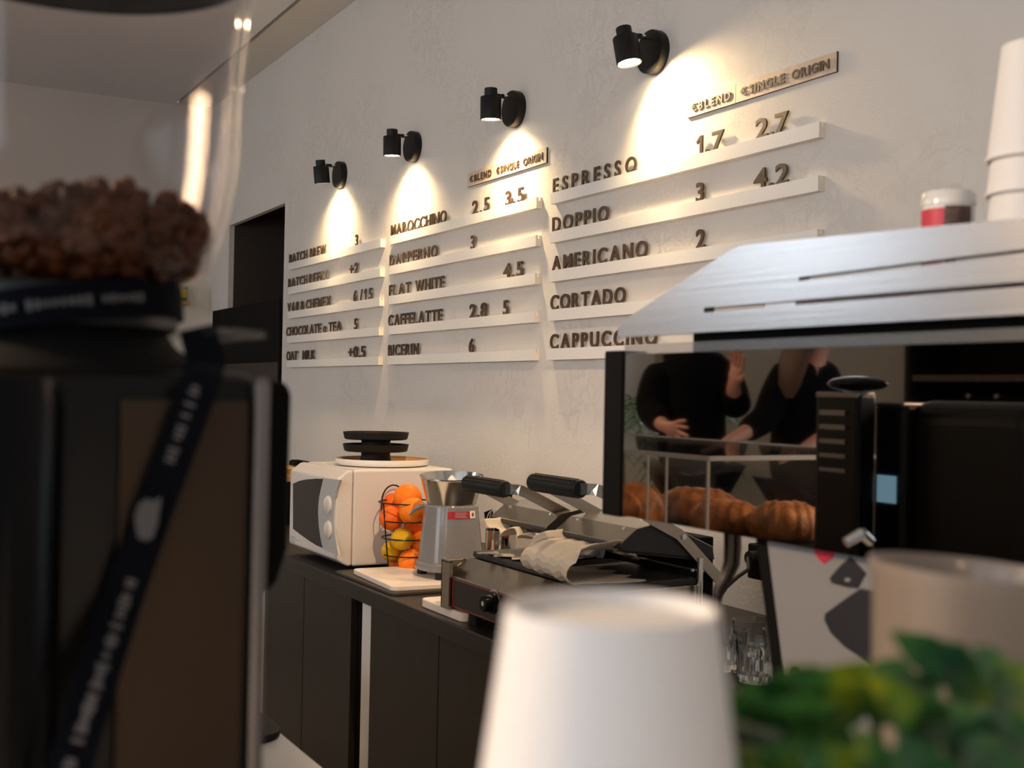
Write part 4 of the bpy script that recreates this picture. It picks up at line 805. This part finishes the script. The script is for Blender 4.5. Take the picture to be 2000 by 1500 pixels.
# ================================================================== customers' side, seen in the machine's mirror panel
def mir(v): return Vector((v.x, 2*P-v.y, v.z))
def VY(px, py, Yr): v = onY(px, py, 2*P-Yr); return Vector((v.x, Yr, v.z))
RT = at(1535, 1056, 1.98).z
tag(obj('display_riser', MB().box(-2.25, -1.33, -2.0, -1.50, .9005, RT), 'matt', loc=(-1.8, -1.74, .9), world=True, smooth=False, bevel=.004), 'dark display block on the bar under the pastries, reflected in the mirror panel', 'display block')
def croissant(px, py, z, L, r, rot, label, name='croissant', bend=.5, cat='croissant'):
    c = mir(at(px, py, z)); rnd = random.Random(int(px)); n, m = 44, 20; rows = []
    for i in range(n+1):
        t = -1+2*i/n; a = t*bend; R = L/2/math.sin(bend)
        x = R*math.sin(a); y = R*(1-math.cos(a))-.25*L*bend*.3
        s = (1-abs(t)**2.4)**.62 if abs(t) < 1 else .03; f = (t*4.5) % 1
        rr = r*max(.05, s)*(1.0+.10*(f-.5)*(1 if t < 0 else -1))
        row = []
        for j in range(m):
            b = 2*math.pi*j/m; k = rr*(1+.04*math.sin(3*b+7*t)); zz = r*.82+k*math.sin(b)*.95
            row.append(Vector((x+k*math.cos(b)*math.sin(-a), y+k*math.cos(b)*math.cos(a), max(.0005+.0004*abs(math.cos(b)), zz-(r*.12)))))
        rows.append(row)
    o = obj(name, MB().rings(rows), 'crust', loc=(c.x, c.y, RT+.0005), angle=70); o.rotation_euler.z = rot
    return tag(o, label, cat, 'pastries under the acrylic cover')
croissant(1534, 1020, 1.98, .125, .040, 2.2, 'plump golden croissant nearest the grinders, rightmost in the mirror reflection')
croissant(1420, 1020, 2.06, .145, .036, 2.7, 'golden croissant at the front, second from the right in the mirror reflection')
croissant(1363, 990, 2.24, .165, .040, 2.5, 'long golden croissant lying behind two others in the mirror reflection')
croissant(1243, 985, 2.10, .105, .049, 1.2, 'tall round glazed pastry at the mirror\'s left end, beside the black post', 'pastry_bun', .2, 'pastry')
def cover(x0, x1, y0, y1, z1, label):
    o = thing('acrylic_cover', label, 'cover', ((x0+x1)/2, (y0+y1)/2, RT), group='clear acrylic pastry covers'); t = .003; z0 = RT+.0003
    b = MB().box(x0, x0+t, y0, y1, z0, z1).box(x1-t, x1, y0, y1, z0, z1).box(x0+t, x1-t, y0, y0+t, z0, z1).box(x0+t, x1-t, y1-t, y1, z0, z1).box(x0, x1, y0, y1, z1, z1+t)
    obj('panels', b, 'acrylic', o, world=True, smooth=False)
    e = MB(); s = .0018
    for x in (x0, x1):
        for y in (y0, y1): e.box(x-s, x+s, y-s, y+s, z0, z1+t)
    for y in (y0, y1): e.box(x0, x1, y-s, y+s, z1-s, z1+t+s)
    for x in (x0, x1): e.box(x-s, x+s, y0, y1, z1-s, z1+t+s)
    obj('edges', e, mat('frosted_acrylic_edge', (.42, .40, .38), .4, bump=.02) if 'frosted_acrylic_edge' not in bpy.data.materials else bpy.data.materials['frosted_acrylic_edge'], o, world=True, smooth=False)
ca = VY(1322, 890, -1.56); cb = VY(1592, 890, -1.56); cl = VY(1285, 890, -1.56)
cover(-2.2, min(cb.x, -1.345), -1.97, -1.54, ca.z, 'clear acrylic cover over the pastries, seen in the mirror panel')
cv = bpy.data.objects['acrylic_cover']
for c_ in (ca, cl): obj('divider', MB().box(c_.x-.0018, c_.x+.0018, -1.5430, -1.5405, RT+.001, ca.z-.002), bpy.data.materials['frosted_acrylic_edge'], cv, world=True, smooth=False)
# two more grinders reflected at the right
a0 = VY(1592, 766, -1.60); a1 = VY(1676, 766, -1.60)
ga = thing('coffee_grinder', 'dark grinder with vent slots on its side, reflected right of the customers', 'coffee grinder', ((a0.x+a1.x)/2, -1.617, .9), group='bar grinders')
obj('shell', MB().box(a0.x, a1.x, -1.634, -1.60, .902, a0.z), 'grinder', ga, world=True, bevel=.006, smooth=False)
obj('top_rim', MB().box(a0.x+.002, a1.x-.002, -1.632, -1.5985, a0.z-.008, a0.z+.001), 'trimsteel', ga, world=True, smooth=False, bevel=.002, label='lighter metal top rim')
b = MB()
for i in range(5):
    p = VY(1602, 800+28*i, -1.599); q = VY(1652, 812+28*i, -1.599); b.box(p.x, q.x, -1.6005, -1.597, q.z, p.z)
obj('vent_slots', b, 'trimsteel', ga, world=True, smooth=False)
tag(obj('bean_pouch', MB().ell((0, 0, .010), .050, .022, .010, 24, 14), 'blackgloss', loc=((a0.x+a1.x)/2+.02, -1.617, a0.z+.0015), angle=80), 'shiny black pouch lying on the grinder with vent slots', 'pouch')
b0 = VY(1706, 786, -1.655)
gb = thing('coffee_grinder', 'tall black grinder with a small blue screen, reflected at far right', 'coffee grinder', (b0.x+.11, -1.76, .9), group='bar grinders')
obj('shell', MB().box(b0.x+.034, b0.x+.24, -1.87, -1.668, .902, b0.z+.004), 'grinder', gb, world=True, bevel=.03, seg=6, smooth=False)
obj('front_column', MB().box(b0.x, b0.x+.055, -1.72, -1.655, .902, b0.z), 'grinder', gb, world=True, bevel=.008, seg=3, smooth=False)
obj('column_cap', MB().box(b0.x+.003, b0.x+.052, -1.717, -1.654, b0.z-.006, b0.z+.001), 'trimsteel', gb, world=True, bevel=.003, smooth=False)
p = VY(1714, 927, -1.654); q = VY(1749, 984, -1.654)
obj('screen', MB().box(p.x, q.x, -1.656, -1.653, q.z, p.z), 'screen', gb, world=True, smooth=False, label='small glowing blue screen')
# customers
def skin_obj(name, V, E, Rr, m, parent=None, sub=2, root=0):
    me = bpy.data.meshes.new(name); me.from_pydata([tuple(v) for v in V], E, []); o = bpy.data.objects.new(name, me); COL.objects.link(o); me.materials.append(M[m])
    s = o.modifiers.new('skin', 'SKIN'); s.use_smooth_shade = True; s.branch_smoothing = .3
    for i, sv in enumerate(me.skin_vertices[0].data): sv.radius = (Rr[i], Rr[i]); sv.use_root = (i == root)
    u = o.modifiers.new('sub', 'SUBSURF'); u.levels = sub; u.render_levels = sub
    if parent: o.parent = parent
    return o
def person(J, z0, label, female):
    # J: joint -> (px, py, depth offset); every joint is a point of the mirrored room behind the panel
    Q = {k: mir(at(x, y, z0+dz)) for k, (x, y, dz) in J.items()}
    for s in 'LR': Q['ankle'+s].z = .085; Q['toe'+s] = Vector((Q['ankle'+s].x+.03, Q['ankle'+s].y+.14, .03))
    base = Vector((Q['pelvis'].x, Q['pelvis'].y, 0)); o = thing('person', label, 'person', base, group='customers'); Q = {k: v-base for k, v in Q.items()}
    V, E, Rr, ix = [], [], [], {}
    def add(k, v, r, to=None):
        ix[k] = len(V); V.append(v); Rr.append(r)
        if to is not None: E.append((ix[to], ix[k]))
    f = .9 if female else 1
    add('pelvis', Q['pelvis'], .125*f); add('spine', Q['spine'], .115*f, 'pelvis'); add('chest', Q['chest'], .10*f, 'spine'); add('nb', Q['neckbase'], .048, 'chest'); add('neck', Q['neck'], .050, 'nb')
    hd = Q['head']; add('jaw', hd+Vector((0, .015, -.045)), .062, 'neck'); add('head', hd+Vector((0, 0, .02)), .085, 'jaw'); add('crown', hd+Vector((0, -.01, .075)), .070, 'head'); add('nose', hd+Vector((.0, .105, -.01)), .012, 'head')
    for s in 'LR':
        sg = 1 if Q['shoulder'+s].x > Q['chest'].x else -1
        add('ear'+s, hd+Vector((sg*.082, -.005, .0)), .014, 'head')
        add('sh'+s, Q['shoulder'+s], .046*f, 'chest'); add('el'+s, Q['elbow'+s], .043*f, 'sh'+s); add('wr'+s, Q['wrist'+s], .028, 'el'+s)
        d = (Q['hand'+s]-Q['wrist'+s]).normalized(); n = Vector((0, 1, 0)); sd = d.cross(n).normalized()
        add('palm'+s, Q['wrist'+s]+d*.055, .026, 'wr'+s)
        for i, (off, ln) in enumerate(((-.030, .066), (-.011, .078), (.010, .072), (.029, .056))):
            p0 = Q['wrist'+s]+d*.085+sd*off; q = (d+sd*off*7).normalized(); add(f'f{i}a'+s, p0, .0098, 'palm'+s); add(f'f{i}b'+s, p0+q*ln*.5+n*.006, .0086, f'f{i}a'+s); add(f'f{i}c'+s, p0+q*ln+n*.018, .0072, f'f{i}b'+s)
        add('t1'+s, Q['wrist'+s]+d*.045+sd*-.036, .0115, 'palm'+s); add('t2'+s, Q['wrist'+s]+d*.075+sd*-.062+n*.01, .0092, 't1'+s)
        add('hip'+s, Q['hip'+s], .085*f, 'pelvis'); add('kn'+s, Q['knee'+s], .058, 'hip'+s); add('an'+s, Q['ankle'+s], .038, 'kn'+s); add('to'+s, Q['toe'+s], .032, 'an'+s)
    skin_obj('body', V, E, Rr, 'skin', o)
    V2, E2, R2, ix2 = [], [], [], {}
    def g(k, v, r, to=None):
        ix2[k] = len(V2); V2.append(v); R2.append(r)
        if to is not None: E2.append((ix2[to], ix2[k]))
    g('p', Q['pelvis']+Vector((0, 0, -.06)), .155*f); g('s', Q['spine'], .15*f, 'p'); g('c', Q['chest'], .15*f, 's'); g('u', Q['chest'].lerp(Q['neckbase'], .62), .13*f, 'c'); g('n', Q['neckbase']+Vector((0, 0, .022)), .085, 'u')
    for s in 'LR':
        g('sh'+s, Q['shoulder'+s]+Vector((0, 0, .015)), .088*f, 'u'); g('el'+s, Q['elbow'+s], .068*f, 'sh'+s); g('wr'+s, Q['wrist'+s].lerp(Q['elbow'+s], .12), .047, 'el'+s)
    skin_obj('sweater', V2, E2, R2, 'knit', o)
    V3, E3, R3 = [Q['pelvis']+Vector((0, 0, -.01))], [], [.142*f]
    for s in 'LR':
        k = len(V3); V3 += [Q['hip'+s], Q['knee'+s], Q['ankle'+s]+Vector((0, 0, .03))]; R3 += [.102*f, .076, .060]; E3 += [(0, k), (k, k+1), (k+1, k+2)]
    skin_obj('trousers', V3, E3, R3, 'denim', o)
    for s in 'LR':
        k = Q['ankle'+s]; obj('shoe', MB().rings([[k+Vector((x*w, y, z)) for x, z in ((-1, -.083), (1, -.083), (.9, .0+h), (-.9, .0+h))] for y, w, h in ((-.07, .034, .01), (.02, .042, .02), (.12, .046, -.02), (.19, .030, -.045))]), 'shoe', o, bevel=.012, seg=3)
    if not female: obj('collar', MB().tube(ringpts(Q['neckbase']+Vector((0, .030, .080)), .075, 24, .95), .012, 8, closed=True), 'tee', o, label='pale shirt collar')
    obj('hair', MB().ell(hd+Vector((0, -.022, .045)), .094, .102, .098), 'hair' if female else 'hairdark', o)
    if female: obj('long_hair', MB().rings([ringpts(hd+Vector((.0, .05+y, z)), r, 16, .45) for y, z, r in ((0, .06, .08), (.03, -.06, .085), (.075, -.15, .075), (.095, -.24, .055), (.095, -.29, .02))]), 'hair', o, label='long brown hair falling over the chest')
    for sx in (-.03, .03): obj('eye', MB().ell(hd+Vector((sx, .083, .018)), .012, .008, .008, 12, 8), 'porcelain', o)
    obj('mouth', MB().ell(hd+Vector((0, .079, -.058)), .024, .006, .006, 14, 8), 'logored', o)
    return o
person(dict(pelvis=(1352, 925, 0), spine=(1352, 850, 0), chest=(1350, 762, 0), neckbase=(1338, 700, 0), neck=(1336, 672, 0), head=(1334, 630, -.02), shoulderL=(1282, 728, .02), elbowL=(1270, 806, -.05), wristL=(1296, 832, -.25), handL=(1325, 838, -.32),
  shoulderR=(1412, 724, .02), elbowR=(1440, 800, -.08), wristR=(1432, 757, -.24), handR=(1440, 715, -.27), hipL=(1325, 945, 0), hipR=(1378, 945, 0), kneeL=(1324, 1170, -.02), kneeR=(1380, 1170, -.02), ankleL=(1322, 1400, 0), ankleR=(1384, 1400, 0)), 4.9,
  'person in a black sweater raising one hand, left of two reflected in the mirror', False)
person(dict(pelvis=(1570, 950, 0), spine=(1566, 875, 0), chest=(1574, 785, -.03), neckbase=(1590, 705, -.05), neck=(1596, 672, -.07), head=(1602, 628, -.10), shoulderL=(1532, 735, .0), elbowL=(1500, 815, -.10), wristL=(1446, 850, -.25), handL=(1410, 868, -.30),
  shoulderR=(1630, 742, .02), elbowR=(1645, 830, -.08), wristR=(1590, 866, -.28), handR=(1565, 880, -.33), hipL=(1545, 970, 0), hipR=(1595, 970, 0), kneeL=(1540, 1200, -.02), kneeR=(1600, 1200, -.02), ankleL=(1535, 1430, 0), ankleR=(1605, 1430, 0)), 4.6,
  'person in black with long brown hair leaning forward, right of two in the mirror', True)
# dark shelf unit, made tall to darken the cup rail's reflection, and palm
sx0 = VY(1766, 750, -5.2).x; su = thing('shelf_unit', 'tall black shelf unit against the customers\' wall, reflected at upper right', 'shelf unit', (sx0+.9, -5.4, 0))
obj('case', MB().box(sx0, sx0+1.9, -5.58, -5.54, 0, 2.8).box(sx0, sx0+.04, -5.54, -5.2, 0, 2.8).box(sx0+1.86, sx0+1.9, -5.54, -5.2, 0, 2.8).box(sx0, sx0+1.9, -5.54, -5.2, 0, .9), 'matt', su, world=True, smooth=False)
for z in (1.18, 1.50, 1.82, 2.14, 2.46): obj('shelf', MB().box(sx0+.041, sx0+1.859, -5.539, -5.21, z, z+.03), 'walnut', su, world=True, smooth=False)
for k, (dx, z) in enumerate(((.25, 1.2105), (.42, 1.2105), (.65, 1.5305), (1.0, 1.2105), (1.25, 1.5305))):
    t = thing('glass_bottle', 'dark glass bottle on the black shelf unit, %s from its left end' % ORD[[0, 1, 2, 3, 4][k]], 'bottle', (sx0+dx, -5.38, z), group='bottles on the black shelf unit')
    obj('body', MB().lathe([(0, 0), (.034, 0), (.036, .005), (.036, .13), (.013, .17), (.012, .21), (0, .21)], 20), 'blackgloss', t); obj('cap', MB().lathe([(0, .2101), (.014, .2101), (.014, .23), (0, .23)], 16), 'trimsteel', t)
pv = mir(at(1216, 760, 6.3)); pm = thing('potted_palm', 'tall potted palm behind the customers at the mirror\'s left end', 'plant', (pv.x, pv.y, 0))
obj('pot', MB().lathe([(0, 0), (.14, 0), (.18, .36), (.19, .38), (.17, .38), (.16, .33), (0, .33)], 36), 'terracotta', pm); obj('trunk', MB().tube([(0, 0, .32), (.01, 0, .8), (0, .01, 1.35)], [.03, .024, .018], 10), 'stem', pm)
fb = MB(); rnd = random.Random(4)
for i in range(16):
    a = 2*math.pi*i/16+rnd.uniform(-.2, .2); el = rnd.uniform(-.5, .7); sp_ = [Vector((math.cos(a)*r*.62, math.sin(a)*r*.62, 1.33+.5*math.sin(el+.6)*r-.45*r*r)) for r in (0, .3, .6, .85, 1)]
    for k in range(9):
        t = .25+.75*k/8; q = min(3, int(t*4)); p = sp_[q].lerp(sp_[q+1], t*4-q); d = (sp_[q+1]-sp_[q]).normalized(); s = d.cross(Vector((0, 0, 1))).normalized()
        for sg in (-1, 1):
            e = p+(s*sg*.8+d*.7).normalized()*.20*(1.1-t*.5)-Vector((0, 0, .05)); w = d*.013; v = [fb.bm.verts.new(x) for x in (p-w, p+w, e)]; fb.bm.faces.new(v)
    fb.tube(sp_, .005, 5)
obj('fronds', fb, 'leaf', pm, smooth=False)
PY = (-2.75, -2.35, -2.75); PZ = (2.05, 1.78, 2.05)
# pendant lamps over the bar, customers' side (out of frame)
for k, (x, l) in enumerate(((-4.3, 'warm pendant lamp over the far part of the bar'), (-.95, 'warm pendant lamp over the middle of the bar, nearest the paper cups'), (1.5, 'warm pendant lamp over the near end of the bar'))):
    t = thing('pendant_lamp', l, 'lamp', (x, PY[k], PZ[k]), group='pendant lamps')
    obj('shade', MB().lathe([(.11, 0), (.105, .01), (.06, .12), (.022, .17), (.020, .17), (.057, .12), (.102, .01), (.107, 0)], 40, close=True), 'black', t)
    obj('bulb', MB().ell((0, 0, .05), .032, .032, .042), 'pendglow', t); obj('cord', MB().cyl((0, 0, .165), (0, 0, ZC-.012-PZ[k]), .004), 'rubber', t); obj('cap', MB().lathe([(0, .165), (.022, .165), (.022, .20), (0, .20)], 24), 'black', t)
    light('POINT', 'pendant_light', (x, PY[k], PZ[k]-.02), PENDANT_W[k], (1, .69, .41), shadow_soft_size=.095)

# spotlight added above the frame, unseen, to brighten the microwave's side
tp = Vector((-1.25, -.95, ZC-.16)); aim = Vector((-3.05, -.50, 1.02)); dr = (aim-tp).normalized()
t = thing('added_spotlight', 'unseen black ceiling spotlight added above the worktop to brighten the microwave', 'spotlight', (tp.x, tp.y, ZC-.012))
mx = Matrix.Translation(tp) @ dr.to_track_quat('-Z', 'Y').to_matrix().to_4x4()
obj('shade', MB().lathe([(.034, -.05), (.036, -.05), (.036, .05), (.028, .06), (0, .06), (0, .055), (.026, .055), (.034, .048)], 32, mx=mx, close=True), 'black', t, world=True)
obj('lens', MB().lathe([(0, .02), (.032, .02), (.032, .022), (0, .022)], 24, mx=mx), 'lampglow', t, world=True)
obj('stem', MB().cyl(tp+Vector((0, 0, .05)), (tp.x, tp.y, ZC-.012), .007), 'black', t, world=True); obj('added_ceiling_plate', MB().cyl((tp.x, tp.y, ZC-.03), (tp.x, tp.y, ZC-.0125), .045), 'black', t, world=True)
light('SPOT', 'added_lamp', tp+dr*.03, ADDED_SPOT_W, (1, .70, .44), aim, spot_size=math.radians(46), spot_blend=.9, shadow_soft_size=.03)
